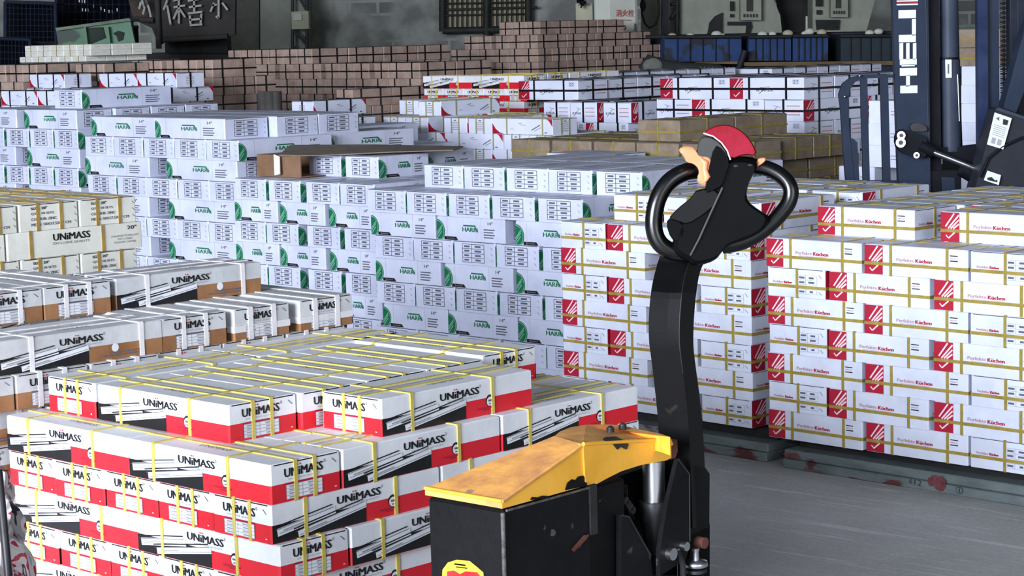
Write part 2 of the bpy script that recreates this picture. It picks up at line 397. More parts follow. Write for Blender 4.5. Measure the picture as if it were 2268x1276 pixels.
kind('uwhite', uni(.5, .214, hU, OFF, OFF, 'plain'), (.5, .214, hU), [('x', -.33*.5, .011, TANS), ('x', .2*.5, .011, TANS), ('y', -.2*.2, .011, TANS), ('y', .22*.2, .011, TANS)], 'off-white carton', name='drawer_slide_carton')
kind('h14', harri(.405, .245, hH, WL), (.405, .245, hH), [], 'white green-print carton', name='printed_carton')
kind('h12', harri(.316, .233, hH, WL), (.316, .233, hH), [], 'small white green-print carton', name='printed_carton')
kind('h20', harri(.575, .262, hH, WL), (.575, .262, hH), [], 'long white green-print carton', name='printed_carton')
kind('h18', harri(.49, .222, hH, WL), (.49, .222, hH), [], 'long white green-print carton', name='printed_carton')
pstr = lambda L, W, h: [('z', .37*h, .011, GOLD), ('x', -.235*L, .0105, GOLD), ('x', .31*L, .0105, GOLD), ('y', -.02*W, .0105, GOLD)]
kind('p', perf(.421, .262, hP, WP), (.421, .262, hP), pstr(.421, .262, hP), 'white crimson-end carton', name='printed_carton')
kind('p2', perf(.452, .245, hP, WP), (.452, .245, hP), pstr(.452, .245, hP), 'white crimson-end carton', name='printed_carton')
kind('ryna', perf(.50, .262, .115, WF, name='RYNA'), (.50, .262, .115), [('x', -.2*.5, .013, BST), ('x', .25*.5, .013, BST), ('y', 0, .013, BST)], 'white crimson-end carton', joined=True, name='strapped_carton')
kind('rynah', perf(.50, .262, .115, WF, name='RYNA'), (.50, .262, .115), [('z', .055, .012, BST), ('x', -.23*.5, .013, BST), ('x', .27*.5, .013, BST), ('y', 0, .013, BST)], 'white crimson-end carton', joined=True, name='strapped_carton')
kind('rynas', perf(.33, .215, .115, WF, name='RYNA'), (.33, .215, .115), [('x', -.2*.33, .013, BST), ('x', .27*.33, .013, BST), ('y', 0, .013, BST)], 'white crimson-end carton', joined=True, name='strapped_carton')
kind('cred', cornerred(.46, .19, .084), (.46, .19, .084), [('x', -.25*.46, .009, OST), ('x', .34*.46, .009, OST), ('y', -.03, .009, OST), ('y', .03, .009, OST)], 'white red-cornered carton', joined=True, name='strapped_carton')
kind('credb', cornerred(.40, .20, .084), (.40, .20, .084), [('x', -.25*.40, .011, BST), ('x', .2*.40, .011, BST), ('y', 0, .011, BST)], 'white red-cornered carton', joined=True, name='strapped_carton')
kind('ky', kraft(.40, .262, .098, KR3), (.40, .262, .098), [('z', .042, .009, MUS), ('x', 0, .009, MUS), ('y', 0, .009, MUS)], 'brown carton', joined=True, name='kraft_carton')
kind('kb', kraft(.36, .17, .115, KR2), (.36, .17, .115), [('z', .055, .010, BST), ('x', -.28*.36, .012, BST), ('x', .2*.36, .012, BST), ('y', 0, .012, BST)], 'brown black-strapped carton', joined=True, name='kraft_carton')
kind('wsm', kraft(.19, .19, .044, OFF), (.19, .19, .044), [('x', 0, .007, GOLD)], 'cream carton', joined=True, name='cream_carton')
def plainbox(L, W, h):
    mb = MB(); octbody(mb, L, W, h, [(h, WF)], r=.005); F = faces(mb, L, W, h)
    for f in F.values():
        f.rect(.62, .35, .9, .39, MAUVE, 2); f.rect(.62, .5, .86, .54, INK2, 2)
    F['top'].rect(0, .45, 1, .55, TAPE, 2); return mb
kind('wplain', plainbox(.30, .20, .10), (.30, .20, .10), [], 'plain white carton', joined=True, name='printed_carton')

ORD = ['zeroth', 'first', 'second', 'third', 'fourth', 'fifth', 'sixth', 'seventh', 'eighth', 'ninth', 'tenth', 'eleventh', 'twelfth', 'thirteenth', 'fourteenth', 'fifteenth', 'sixteenth', 'seventeenth', 'eighteenth', 'nineteenth', 'twentieth']
def ordw(n): return ORD[n] if n <= 20 else 'twenty-'+ORD[n-20] if n < 30 else 'thirty-'+ORD[n-30] if 30 < n < 40 else 'far right'
PLACED = []; SKIP = {}
def _hit(A, B, tol=.022):
    # A, B: centre x, y, half a, half b, axis angle, z0, z1 ; separating axis test with tolerance
    if A[6] < B[5]+.012 or B[6] < A[5]+.012: return False
    dx, dy = B[0]-A[0], B[1]-A[1]
    if dx*dx+dy*dy > 1.0: return False
    for an in (A[4], A[4]+math.pi/2, B[4], B[4]+math.pi/2):
        ux, uy = math.cos(an), math.sin(an); d = abs(dx*ux+dy*uy)
        ra = sum(h*abs(math.cos(an-k)) for h, k in ((A[2], A[4]), (A[3], A[4]+math.pi/2)))
        rb = sum(h*abs(math.cos(an-k)) for h, k in ((B[2], B[4]), (B[3], B[4]+math.pi/2)))
        if d > ra+rb-tol: return False
    return True
RECT = {}
def clash(R):
    gx, gy, gz = int(R[0]//1), int(R[1]//1), 0
    for i in (-1, 0, 1):
        for j in (-1, 0, 1):
            for Q in RECT.get((gx+i, gy+j), ()):
                if _hit(R, Q): return True
    return False
def reserve(R): RECT.setdefault((int(R[0]//1), int(R[1]//1)), []).append(R)
class Stack:
    def __init__(s, C, z0, psi, h, desc, group, top=0, k=1.0):
        s.C = Vector((C[0]*k, C[1]*k, 0)); s.z0 = z0*k+CH; s.h = h*k; s.psi = psi; s.desc = desc; s.group = group; s.top = top; s.k = k; s.pal = None
        s.s = Vector((math.cos(psi), -math.sin(psi), 0)); s.n = Vector((math.sin(psi), math.cos(psi), 0))
    def put(s, K, o, t, v, k, jit=1, line=0):
        d = KINDS[K]; a, b = (d['L']*s.k, d['W']*s.k) if o == 'A' else (d['W']*s.k, d['L']*s.k)
        P = s.C+s.s*(t*s.k+a/2)+s.n*(v*s.k+b/2); P.z = s.z0-(k+1)*s.h
        R = (P.x, P.y, a/2, b/2, -s.psi, P.z, P.z+d['h']*s.k)
        if clash(R) or P.z < -.005: SKIP[s.desc] = SKIP.get(s.desc, [])+[(k, line, round(t, 2), round(v, 2))]; return None
        reserve(R)
        j = random.Random(len(PLACED)*7+3)
        P += s.n*j.uniform(-.004, .003)*jit
        rz = -s.psi+(math.pi/2 if o == 'B' else 0)+j.uniform(-.006, .006)*jit
        PLACED.append((s, k, line, sx(P+Vector((0, 0, d['h']/2))), (P, rz), d, o))
    def make(s, p):
        P, rz = p[4]; d = p[5]; ob = bpy.data.objects.new(d['name'], d['mesh']); COL.objects.link(ob)
        ob.location = P; ob.rotation_euler = (0, 0, rz); ob.scale = (s.k, s.k, s.k)
        for me in d['st']:
            c = bpy.data.objects.new(d['sn'], me); COL.objects.link(c); c.parent = ob
        return ob
    def tpx(s, x, k, v=0):    # distance along the front face at pixel column x, mid height of row k
        P = s.C+s.n*v*s.k; P.z = s.z0-(k+.5)*s.h; kk = (x-1134)/FPX; Q = P-CAM
        return -(Q.dot(CR)-kk*Q.dot(CF))/(s.s.dot(CR)-kk*s.s.dot(CF))/s.k
    def frow(s, K, k, lst, v=0, line=0, alt=None, mx=None):
        pe = None
        for o, x in lst:
            t = s.tpx(x, k, v) if not isinstance(x, str) else float(x)
            if pe is not None and t < pe+.0035: t = pe+.0035
            s.put(K, 'A' if o == 'L' else 'B', t, v, k, line=line)
            pe = t+(KINDS[K]['L'] if o == 'L' else KINDS[K]['W'])
        return pe
    def fill(s, K, o, t0, t1, v0, v1, k, line=1, g=.004, xmax=None):
        d = KINDS[K]; a, b = (d['L'], d['W']) if o == 'A' else (d['W'], d['L'])
        v = v0; ln = line
        while v+b <= v1+.02:
            t = t0
            tm = t1 if xmax is None else min(t1, s.tpx(xmax, k, v)-.02)
            while t+a <= tm+.02: s.put(K, o, t, v, k, line=ln); t += a+g
            v += b+g; ln += 1
    def pallet(s, t0, t1, v0, v1, top, label, **kw):
        s.pal = (t0+.03, t1-.03, v0+.02, min(v1, v0+.45))
PALW = mat('pallet_wood', (.38, .31, .25), .8, noise=.08, scale=9)
KINDS_BASE = {'kraft_carton': KR2, 'cream_carton': OFF}
def cull_hidden():
    """cartons the photograph shows nothing of are merged into one load per stack"""
    from mathutils.bvhtree import BVHTree
    bpy.context.view_layer.update(); V = []; Fc = []; own = []
    for o in COL.objects:
        if o.type != 'MESH': continue
        M = o.matrix_world; b = len(V); V += [M @ v.co for v in o.data.vertices]
        for f in o.data.polygons: Fc.append([b+i for i in f.vertices]); own.append(-1)
    for n, p in enumerate(PLACED):
        (P, rz), d, k = p[4], p[5], p[0].k; M = Matrix.Translation(P) @ Matrix.Rotation(rz, 4, 'Z'); b = len(V)
        V += [M @ Vector((x*d['L']/2*k, y*d['W']/2*k, z*d['h']*k)) for x in (-1, 1) for y in (-1, 1) for z in (0, 1)]
        for f in ((0, 1, 3, 2), (4, 6, 7, 5), (0, 4, 5, 1), (2, 3, 7, 6), (0, 2, 6, 4), (1, 5, 7, 3)): Fc.append([b+i for i in f]); own.append(n)
    T = BVHTree.FromPolygons(V, Fc); keep = []; gone = {}
    for n, p in enumerate(PLACED):
        (P0, rz), d, k = p[4], p[5], p[0].k; M = Matrix.Translation(P0) @ Matrix.Rotation(rz, 4, 'Z'); L, W, h = d['L']/2*k, d['W']/2*k, d['h']*k; c = 0
        for fx in [i/8.3 for i in range(-8, 9)]:
            for fz in (.06, .2, .35, .5, .65, .8, .94):
                for q in ((fx*L, -W, fz*h), (-L, fx*W, fz*h), (L, fx*W, fz*h), (fx*L, (fz-.5)*2*W, h)):
                    Q = M @ Vector(q); dv = Q-CAM; z = dv.dot(CF)
                    X = 1134+FPX*dv.dot(CR)/z; Y = 638-FPX*dv.dot(CU)/z
                    if not (0 < X < 2268 and 0 < Y < 1276): continue
                    D = dv.length; hit = T.ray_cast(CAM, dv/D, D-.004)
                    if hit[0] is None or own[hit[2]] == n: c += 1
            if c > 4: break
        if c > 4: keep.append(p)
        else: gone.setdefault(id(p[0]), (p[0], []))[1].append(p)
    # a kept carton must rest on something: bring back the hidden one under it where nothing else does
    def rc(p, dz=0):
        (P, rz), d, k = p[4], p[5], p[0].k; return (P.x, P.y, d['L']*k/2, d['W']*k/2, rz, P.z+dz, P.z+d['h']*k+dz)
    for row in range(-3, 15):
        for p in [q for q in keep if q[1] == row]:
            st = p[0]; R = rc(p, -st.h)
            if any(q[0] is st and q[1] == row+1 and _hit(R, rc(q), .03) for q in keep): continue
            c = [q for q in gone.get(id(st), (0, []))[1] if q[1] == row+1 and _hit(R, rc(q), .05)]
            if c and any(q[0] is st and q[1] > row for q in keep): keep.append(c[0]); gone[id(st)][1].remove(c[0])
    deep = {}
    for p in keep: deep[id(p[0])] = max(deep.get(id(p[0]), -9), p[1])
    for st, lst in gone.values():
        lst = [p for p in lst if p[1] > deep.get(id(st), -9)]
        if not lst: continue
        mb = MB(); base = KINDS_BASE.get(lst[0][5]['name'], WH); RI = Matrix.Rotation(st.psi, 4, 'Z')
        for p in lst:
            (P, rz), d = p[4], p[5]; l = RI @ P
            mb.box((l.x, l.y, l.z+d['h']*st.k/2), (d['L']*st.k-.012, d['W']*st.k-.012, d['h']*st.k-.002), base, rot=rz+st.psi)
        if st.pal:
            t0, t1, v0, v1 = st.pal; P = RI @ (st.C+(st.s*((t0+t1)/2)+st.n*((v0+v1)/2))*st.k); top = min(p[4][0].z for p in lst)
            if t1 > t0 and top > .03: mb.box((P.x, P.y, top/2-.002), ((t1-t0)*st.k, (v1-v0)*st.k, top-.004), PALW)
        o = mb.obj('carton_load', recenter=True); l = Matrix.Rotation(-st.psi, 4, 'Z') @ o.location; o.location = l; o.rotation_euler = (0, 0, -st.psi)
        tag(o, 'hidden lower and inner cartons of the '+st.desc, 'carton load', None, 'stuff')
    PLACED[:] = [p[:4]+(p[0].make(p),)+p[5:] for p in keep]
def finish_labels():
    rows = {}
    for p in PLACED: rows.setdefault((id(p[0]), p[1], p[2]), []).append(p)
    for key, lst in rows.items():
        lst.sort(key=lambda p: p[3])
        for i, p in enumerate(lst):
            st = p[0]; r = p[1]-st.top+1
            if p[2] == 0: q = '%s, %s from left, row %s of %s' % (p[5]['look'], ordw(i+1), NUM[r], st.desc)
            else: q = '%s %s from left, line %s, row %s of %s' % (p[5]['look'].replace('white ', '').replace('long ', '').replace('small ', ''), ordw(i+1), NUM[p[2]], NUM[r], st.desc)
            tag(p[4], q, 'carton', st.group)
NUM = ['zero', 'one', 'two', 'three', 'four', 'five', 'six', 'seven', 'eight', 'nine', 'ten', 'eleven', 'twelve', 'thirteen', 'fourteen', 'fifteen']

# ================================================================== SETTING
CON = mat('concrete_floor', (.73, .74, .73), .55, noise=.05, scale=1.6, bump=.1)
def floor_mat():
    M = CON; N = M.node_tree.nodes; K = M.node_tree.links; b = N['Principled BSDF']
    src = b.inputs['Base Color'].links[0].from_socket
    tc = N.new('ShaderNodeTexCoord'); m0 = N.new('ShaderNodeMapping'); m0.inputs['Rotation'].default_value = (0, 0, .72); K.new(tc.outputs['Object'], m0.inputs[0]); mp = N.new('ShaderNodeMapping'); mp.inputs['Scale'].default_value = (.8, 11, 1)
    K.new(m0.outputs[0], mp.inputs[0]); n = N.new('ShaderNodeTexNoise'); n.inputs['Scale'].default_value = 1.9; n.inputs['Detail'].default_value = 9; n.inputs['Roughness'].default_value = .72
    K.new(mp.outputs[0], n.inputs['Vector']); r = N.new('ShaderNodeValToRGB'); r.color_ramp.elements[0].position = .54; r.color_ramp.elements[1].position = .64
    K.new(n.outputs[0], r.inputs[0]); mx = N.new('ShaderNodeMix'); mx.data_type = 'RGBA'
    mm = N.new('ShaderNodeMath'); mm.operation = 'MULTIPLY'; mm.inputs[1].default_value = .6; K.new(r.outputs[0], mm.inputs[0]); K.new(mm.outputs[0], mx.inputs[0])
    K.new(src, mx.inputs[6]); mx.inputs[7].default_value = (*lin((.93, .93, .93)), 1)
    n3 = N.new('ShaderNodeTexNoise'); n3.inputs['Scale'].default_value = 90; n3.inputs['Detail'].default_value = 4; K.new(tc.outputs['Object'], n3.inputs['Vector'])
    mx2 = N.new('ShaderNodeMix'); mx2.data_type = 'RGBA'; mx2.blend_type = 'MULTIPLY'; mx2.inputs[0].default_value = .45
    K.new(mx.outputs[2], mx2.inputs[6]); K.new(n3.outputs[0], mx2.inputs[7])
    K.new(mx2.outputs[2], b.inputs['Base Color'])
floor_mat()
WX0, WX1, WY0, WY1, WZ = -15, 15, -7, 27, 7.5
def slab(name, c, d, M, label):
    mb = MB(); mb.box((0, 0, 0), d, M); o = mb.obj(name); o.location = c; tag(o, label, None, None, 'structure'); return o
BLKW = bpy.data.materials.new('block_wall'); BLKW.use_nodes = True
def wall_mat():
    N = BLKW.node_tree.nodes; K = BLKW.node_tree.links; b = N['Principled BSDF']; b.inputs['Roughness'].default_value = .85
    tc = N.new('ShaderNodeTexCoord'); mp = N.new('ShaderNodeMapping'); mp.inputs['Rotation'].default_value = (math.radians(90), 0, 0); K.new(tc.outputs['Object'], mp.inputs[0])
    n = N.new('ShaderNodeTexNoise'); n.inputs['Scale'].default_value = 3.2; n.inputs['Detail'].default_value = 6; K.new(tc.outputs['Object'], n.inputs['Vector'])
    r = N.new('ShaderNodeValToRGB'); K.new(n.outputs[0], r.inputs[0]); r.color_ramp.elements[0].position = .35; r.color_ramp.elements[1].position = .65
    r.color_ramp.elements[0].color = (*lin((.46, .47, .45)), 1); r.color_ramp.elements[1].color = (*lin((.64, .66, .64)), 1)
    bt = N.new('ShaderNodeTexBrick'); bt.inputs['Scale'].default_value = 1; bt.inputs['Brick Width'].default_value = .36; bt.inputs['Row Height'].default_value = .17; bt.inputs['Mortar Size'].default_value = .018
    bt.inputs['Color1'].default_value = (*lin((.40, .41, .40)), 1); bt.inputs['Color2'].default_value = (*lin((.52, .54, .52)), 1); bt.inputs['Mortar'].default_value = (*lin((.62, .64, .62)), 1)
    K.new(mp.outputs[0], bt.inputs['Vector'])
    n2 = N.new('ShaderNodeTexNoise'); n2.inputs['Scale'].default_value = 1.1; n2.inputs['Detail'].default_value = 5; K.new(tc.outputs['Object'], n2.inputs['Vector'])
    r2 = N.new('ShaderNodeValToRGB'); K.new(n2.outputs[0], r2.inputs[0]); r2.color_ramp.elements[0].position = .46; r2.color_ramp.elements[1].position = .56
    mx = N.new('ShaderNodeMix'); mx.data_type = 'RGBA'; K.new(r2.outputs[0], mx.inputs[0]); K.new(r.outputs[0], mx.inputs[6]); K.new(bt.outputs[0], mx.inputs[7]); K.new(mx.outputs[2], b.inputs['Base Color'])
wall_mat()
slab('floor', (0, 10, -.05), (30, 34, .1), CON, 'grey concrete floor with pale scrape marks')
slab('wall_back', (0, WY1+.1, WZ/2), (30, .2, WZ), BLKW, 'grey block wall at the back of the hall')
DW = mat('side_wall', (.45, .46, .46), .9, noise=.06, scale=2)
slab('wall_left', (WX0-.1, 10, WZ/2), (.2, 34, WZ), DW, 'grey side wall')
slab('wall_right', (WX1+.1, 10, WZ/2), (.2, 34, WZ), DW, 'grey side wall')
slab('ceiling', (0, 10, WZ+.1), (30, 34, .2), mat('roof_sheet', (.34, .36, .38), .8), 'dim sheet roof')


# ================================================================== CARTON STACKS
# --- S1: red and white cartons, front pallet (u runs left along the left face = -s, v back along the right face)
A1 = Stack((-.514, 4.299), -.8824, .764, .0849, 'front pallet stack', 'white-over-red drawer slide cartons on the front pallet', top=-1)
def uvput(st, K, o, u, v, k, **kw):   # box whose near corner lies at u metres left, v metres back
    d = KINDS[K]; a = d['L'] if o == 'A' else d['W']
    return st.put(K, o, -u-a, v, k, **kw)
L_, W_ = .496, .1985
def pin_long(st, k, du=0, dv=0):      # long sides on the left face, end then long sides on the right face
    for i in range(2): uvput(st, 'ured', 'A', du+i*L_, dv, k)
    for i in range(2): uvput(st, 'ured', 'B', du, dv+W_+i*L_, k)
def pin_end(st, k, du=0, dv=0):       # five ends on the left face
    for i in range(5): uvput(st, 'ured', 'B', du+i*W_, dv, k)
    uvput(st, 'ured', 'B', du, dv+L_, k); uvput(st, 'ured', 'A', du, dv+2*L_+.002, k)
pin_long(A1, 0)
for i in range(4):
    for j in range(2): uvput(A1, 'ured', 'B', W_*(i+1), W_+j*L_, 0, line=1+j)
pin_end(A1, 1); pin_long(A1, 2, -.016, 0); pin_end(A1, 3); pin_long(A1, 4, .004, 0); pin_end(A1, 5); pin_long(A1, 6)
# top partial layer
uvput(A1, 'ured', 'B', .760, .100, -1); uvput(A1, 'ured', 'A', .258, .100, -1)
uvput(A1, 'ured', 'A', .246, .301, -1); uvput(A1, 'ured', 'B', .036, .352, -1)
for i in range(2): uvput(A1, 'ured', 'A', .250, .501+i*.2, -1, line=1)
uvput(A1, 'ured', 'B', .762, .601, -1, line=1)
uvput(A1, 'ured', 'A', .290, .935, -1, line=2)
A1.pallet(-.99, 0, 0, 1.19, CH-.8824-7*.0849, 'wooden pallet under the red and white carton stack')

# --- brown and white slide cartons, left (right faces in view)
def rstack(C, z0, h, desc, group, top=0, psi=.8): return Stack(C, z0, psi, h, desc, group, top)
B = rstack((-.444, 5.804), -.710, .0846, 'brown-bottomed stack on the left', 'white-over-brown cartons on the left pallet', -2)
def rput(st, K, o, v_right, k, t_in=0.0, **kw):   # right face: v_right = distance of the box's far edge from the reference corner (negative = nearer)
    d = KINDS[K]; a, b = (d['L'], d['W']) if o == 'A' else (d['W'], d['L'])
    return st.put(K, o, -a-t_in, v_right-b, k, **kw)
for i, K in enumerate(('ubandbrown', 'ubandbrown', 'ubrown')): rput(B, K, 'A', -.002-i*.212-(.012 if i else 0), 0)
rput(B, 'ubrown', 'B', -.640, 0); rput(B, 'ubrown', 'B', -1.134, 0)
for i in range(2): rput(B, 'ubrown', 'B', -.01-i*.49, 0, t_in=.50, line=1)
for k in range(1, 9):
    if k % 2:
        for i in range(7): rput(B, 'ubrown', 'A', -.03-i*.212, k, t_in=0 if i < 3 else -.02)
    else:
        for i in range(3): rput(B, 'ubrown', 'B', -.02-i*.492, k)
# row -1: two ends and the long carton behind them
for i in range(3): rput(B, 'ubrown', 'A', -.622-i*.212, -1, t_in=.252)
rput(B, 'ubrown', 'B', -.120, -1, t_in=.26)
B.pallet(-1.0, 0, -1.5, 0, CH-.710-9*.0846, 'wooden pallet under the white and brown cartons')
C = rstack((-1.212, 6.782), -.489, .0855, 'off-white stack at far left', 'off-white slide cartons at far left', 0)
for k in range(0, 12):
    if k % 2 == 0:
        for i in range(5): rput(C, 'uwhite', 'A', -.003-i*.2175, k)
    else:
        for i in range(2): rput(C, 'uwhite', 'B', .02-i*.504, k)
for i in range(5): rput(C, 'uwhite', 'A', -.003-i*.2175, 0, t_in=.505, line=1)
C.pallet(-1.0, 0, -1.1, 0, CH-.489-12*.0855, 'wooden pallet under the off-white carton stack')

# --- green-print cartons
H1 = Stack((-.607, 9.154), -.660, .775, .1, 'green-print stack beside crimson-end stacks', 'green-print cartons of the right green stack', -1, k=1.055)
Wd, Ld = .252, .408
for k, lst in enumerate(([('E', 815), ('E', 901), ('E', 992), ('E', 1089), ('E', 1191)], [('L', 823), ('L', 967), ('L', 1142)], [('E', 830), ('E', 911), ('E', 1001), ('E', 1099), ('E', 1201)],
                         [('L', 834), ('L', 984), ('L', 1143)], [('E', 834), ('E', 920), ('E', 1010), ('E', 1106), ('E', 1205)], [('L', 849), ('L', 990), ('L', 1150)],
                         [('E', 842), ('E', 926), ('E', 1018), ('E', 1114), ('E', 1209)], [('L', 852), ('L', 993), ('L', 1152)])):
    H1.frow('h14', k, lst)
H1.frow('h14', -1, [('E', 939), ('E', 1025), ('E', 1120), ('E', 1207), ('E', 1320)], v=.19)
H1.fill('h14', 'B', .0, 1.25, .41, 1.15, 0)
H1.fill('h14', 'B', .23, 1.6, .62, 1.1, -1)
H1.put('h14', 'A', .10, 1.02, -1, line=3)
H1.pallet(0, 1.27, 0, 1.1, CH-.66-.8, 'wooden pallet under the right green-print stack')
H2 = Stack((-1.296, 9.894), -.643, .785, .1, 'green-print stack under the open carton', 'small green-print cartons under the open carton', -1, k=1.055)
for k, lst in enumerate(([('E', 521), ('E', 595), ('E', 678), ('E', 752)], [('L', 522), ('L', 621), ('L', 728)], [('E', 521), ('E', 590), ('E', 680), ('E', 762)], [('L', 525), ('L', 621), ('L', 731)],
                         [('E', 525), ('E', 592), ('E', 683), ('E', 764)], [('L', 530), ('L', 632), ('L', 742)], [('E', 525), ('E', 600), ('E', 685), ('E', 768)], [('L', 530), ('L', 632), ('L', 742)])):
    H2.frow('h12', k, lst)
H2.put('h12', 'B', .50, .26, -1); H2.put('h12', 'B', .235, .26, -1)
H2.fill('h12', 'B', .0, .95, .325, 1.0, 0)
H2.fill('h12', 'B', -.02, .9, .60, 1.0, -1)
H2.pallet(0, 1.0, 0, 1.0, CH-.643-.8, 'wooden pallet under the stack with the open carton')
H3 = Stack((-1.31, 10.006), -.371, .80, .1, 'tall green-print stack at left', 'long green-print cartons of the tall stack', 0, k=1.055)
for k, lst in enumerate(([('L', 202), ('L', 338)], [('E', 188), ('E', 250), ('E', 314), ('E', 378), ('E', 446)], [('L', 190), ('L', 370)], [('E', 195), ('E', 257), ('E', 320), ('E', 386), ('E', 453)],
                         [('L', 190), ('L', 374)], [('E', 195), ('E', 257), ('E', 321), ('E', 387), ('E', 453)], [('L', 192), ('L', 376)], [('E', 198), ('E', 259), ('E', 323), ('E', 389), ('E', 455)],
                         [('L', 192), ('L', 376)], [('E', 198), ('E', 259), ('E', 323), ('E', 389), ('E', 455)], [('L', 194), ('L', 378)])):
    H3.frow('h20', k, lst)
for k in range(0, 6, 2):      # ends on the right face of the long-side rows
    H3.put('h20', 'A', -.585+(.0), .266+.0, k); H3.put('h20', 'A', -.585, .532, k)
H3.put('h20', 'A', -1.175, .266, 0, line=1); H3.put('h20', 'A', -1.175, .532, 0, line=2)
for k in (1, 3, 5): H3.put('h20', 'B', -.266, .58, k)
H3.pallet(-1.36, 0, 0, 1.1, CH-.371-1.1, 'wooden pallet under the tall green-print stack')
H5 = Stack((-2.201, 10.817), -.335, .785, .1, 'green-print stack at left edge', 'green-print cartons of the stack at the left edge', -1, k=1.085)
for k in range(11):
    if k % 2 == 0: H5.frow('h18', k, [('L', -72), ('L', 55+k*2.5)])
    else: H5.frow('h18', k, [('E', -40), ('E', 14), ('E', 66), ('E', 120+k*.8)])
for i in range(3): H5.put('h18', 'A', -.500, .225+i*.227, 0)
H5.put('h18', 'A', -1.0, .225, 0, line=1); H5.put('h18', 'A', -1.0, .452, 0, line=2)
H5.put('h20', 'B', -.455, .15, -1); H5.put('h20', 'B', -.245+.0, .58, -1)
for k in (1, 3, 5): H5.put('h18', 'B', -.224, .495, k)
H5.pallet(-1.2, 0, 0, 1.0, CH-.335-1.1, 'wooden pallet under the left-edge green-print stack')
# grey-sided carton standing alone on a stack behind
H6 = Stack((-1.085, 11.35), -.475, .785, .1, 'small green-print stack behind open carton', 'green-print cartons behind the open carton', 0, k=1.055)
H6.put('h20', 'B', 0, 0, 0)
for k in range(1, 10):
    H6.put('h20', 'B' if k % 2 == 0 else 'A', 0 if k % 2 == 0 else -.30, 0, k)
    H6.put('h20', 'A' if k % 2 == 0 else 'B', -.60 if k % 2 == 0 else .29, 0 if k % 2 == 0 else 0, k)
H6.pallet(-.6, .6, 0, .6, CH-.475-1.0, 'wooden pallet behind the open carton')

# --- crimson-end cartons, right (Perfekte) on steel beds
P1 = Stack((.929, 7.578), -.7600, .80, .105, 'crimson-end stack at right', 'crimson-end cartons of the right stack', -1)
for k in range(7):
    if k % 2 == 0: P1.frow('p', k, [('L', str(.002)), ('L', str(.436)), ('E', str(.868)), ('E', str(1.136))])
    else: P1.frow('p', k, [('E', str(.006)), ('L', str(.280)), ('L', str(.722))])
for i in range(3):
    P1.put('p', 'A', .002, .27+i*.27, 0, line=1+i); P1.put('p', 'A', .436, .27+i*.27, 0, line=1+i)
for j in range(1): P1.put('p', 'B', .868, .43, 0, line=1); P1.put('p', 'B', 1.136, .43, 0, line=1)
P1.put('p', 'A', .092, .185, -1); P1.put('p', 'A', .612, .205, -1)
P1.put('p', 'B', 1.06, .205, -1)
for i in range(3):
    P1.put('p', 'A', .12, .455+i*.268, -1, line=1+i); P1.put('p', 'A', .56, .475+i*.268, -1, line=1+i); P1.put('p', 'B', 1.34, .205, -1, line=3) if i == 2 else None
P2 = Stack((.2, 8.408), -.7540, .80, .105, 'crimson-end stack behind the truck handle', 'crimson-end cartons of the left bed', -1)
for k in range(7):
    if k % 2: P2.frow('p2', k, [('L', str(.004)), ('E', str(.472)), ('L', str(.73-.20+.0+.20))][:1]+[('L', str(.53))])
    else: P2.frow('p2', k, [('E', str(.003)), ('L', str(.262)), ('E', str(.735))])
for i in range(4): P2.put('p2', 'B', .003+i*.25, .458, 0, line=1)
P2.put('p2', 'A', .262, .25, 0, line=1); P2.put('p2', 'B', .735+.0, .50-.04, -1, line=1) if False else None
P2.put('p2', 'B', .165, .14, -1); P2.put('p2', 'B', .435, .14, -1)
P2.put('p2', 'B', .74, -.0+.06, -1)
P2.put('p2', 'B', .775, .64, -1, line=1); P2.put('p2', 'A', .30, .64, -1, line=1); P2.put('p2', 'A', .30, .90, -1, line=2)
# steel beds
STL = mat('steel_bed', (.40, .44, .44), .6, metal=.0, noise=.07, scale=5, stretch=(1, 1, 3), spots=((.33, .16, .17), 4.2, .60), bump=.3)
STD = mat('steel_bed_underside', (.10, .10, .10), .8)
def bed(st, t0, t1, vv, label):
    P = st.C+st.s*((t0+t1)/2)+st.n*(.55+vv); a = t1-t0
    e = empty('steel_bed', (P.x, P.y, 0), label, 'steel platform', None, -st.psi)
    mb = MB(); mb.box((0, 0, .050), (a, 1.15, .034), STL, r=.004); mb.box((0, 0, .0165), (a, 1.17, .033), STL, r=.003); mb.obj('frame', e)
    mb = MB(); mb.box((0, .03, .086), (a-.03, 1.06, .034), STD); mb.obj('skid', e)
    return e
BP1 = bed(P1, .075, 2.3, .02, 'grey steel bed with red patches under the right crimson-end stack')
BP2 = bed(P2, -.2, 1.075, .0, 'grey steel bed under the stack behind the truck handle')
mb = MB(); f = Face(mb, (-1.11, -.587, 0), (1, 0, 0), (0, 0, 1), 2.2, .067)
scr = mat('chalk_scribble', (.20, .23, .24), .8); rs = mat('red_paint_patch', (.42, .22, .23), .7, noise=.08, scale=30)
def blob(f, cx, cy, rx, ry, M, seed):
    rg = random.Random(seed); f.poly([(cx+rx*rg.uniform(.6, 1.15)*math.cos(a*math.pi/9), max(.03, min(.97, cy+ry*rg.uniform(.6, 1.15)*math.sin(a*math.pi/9)))) for a in range(18)], M, 1)
def marks(name, fn):
    global f
    mb = MB(); f = Face(mb, (-1.11, -.587, 0), (1, 0, 0), (0, 0, 1), 2.2, .067); fn(f); mb.obj(name, BP1)
marks('red_patch', lambda f: blob(f, .305, .55, .020, .42, rs, 3)); marks('red_patch', lambda f: blob(f, .02, .75, .018, .2, rs, 4)); marks('red_patch', lambda f: blob(f, .54, .5, .03, .35, rs, 5))
marks('chalk_writing', lambda f: (f.text('6', .252, .25, .258, .5, scr, 2), f.text('12', .262, .22, .275, .52, scr, 2)))
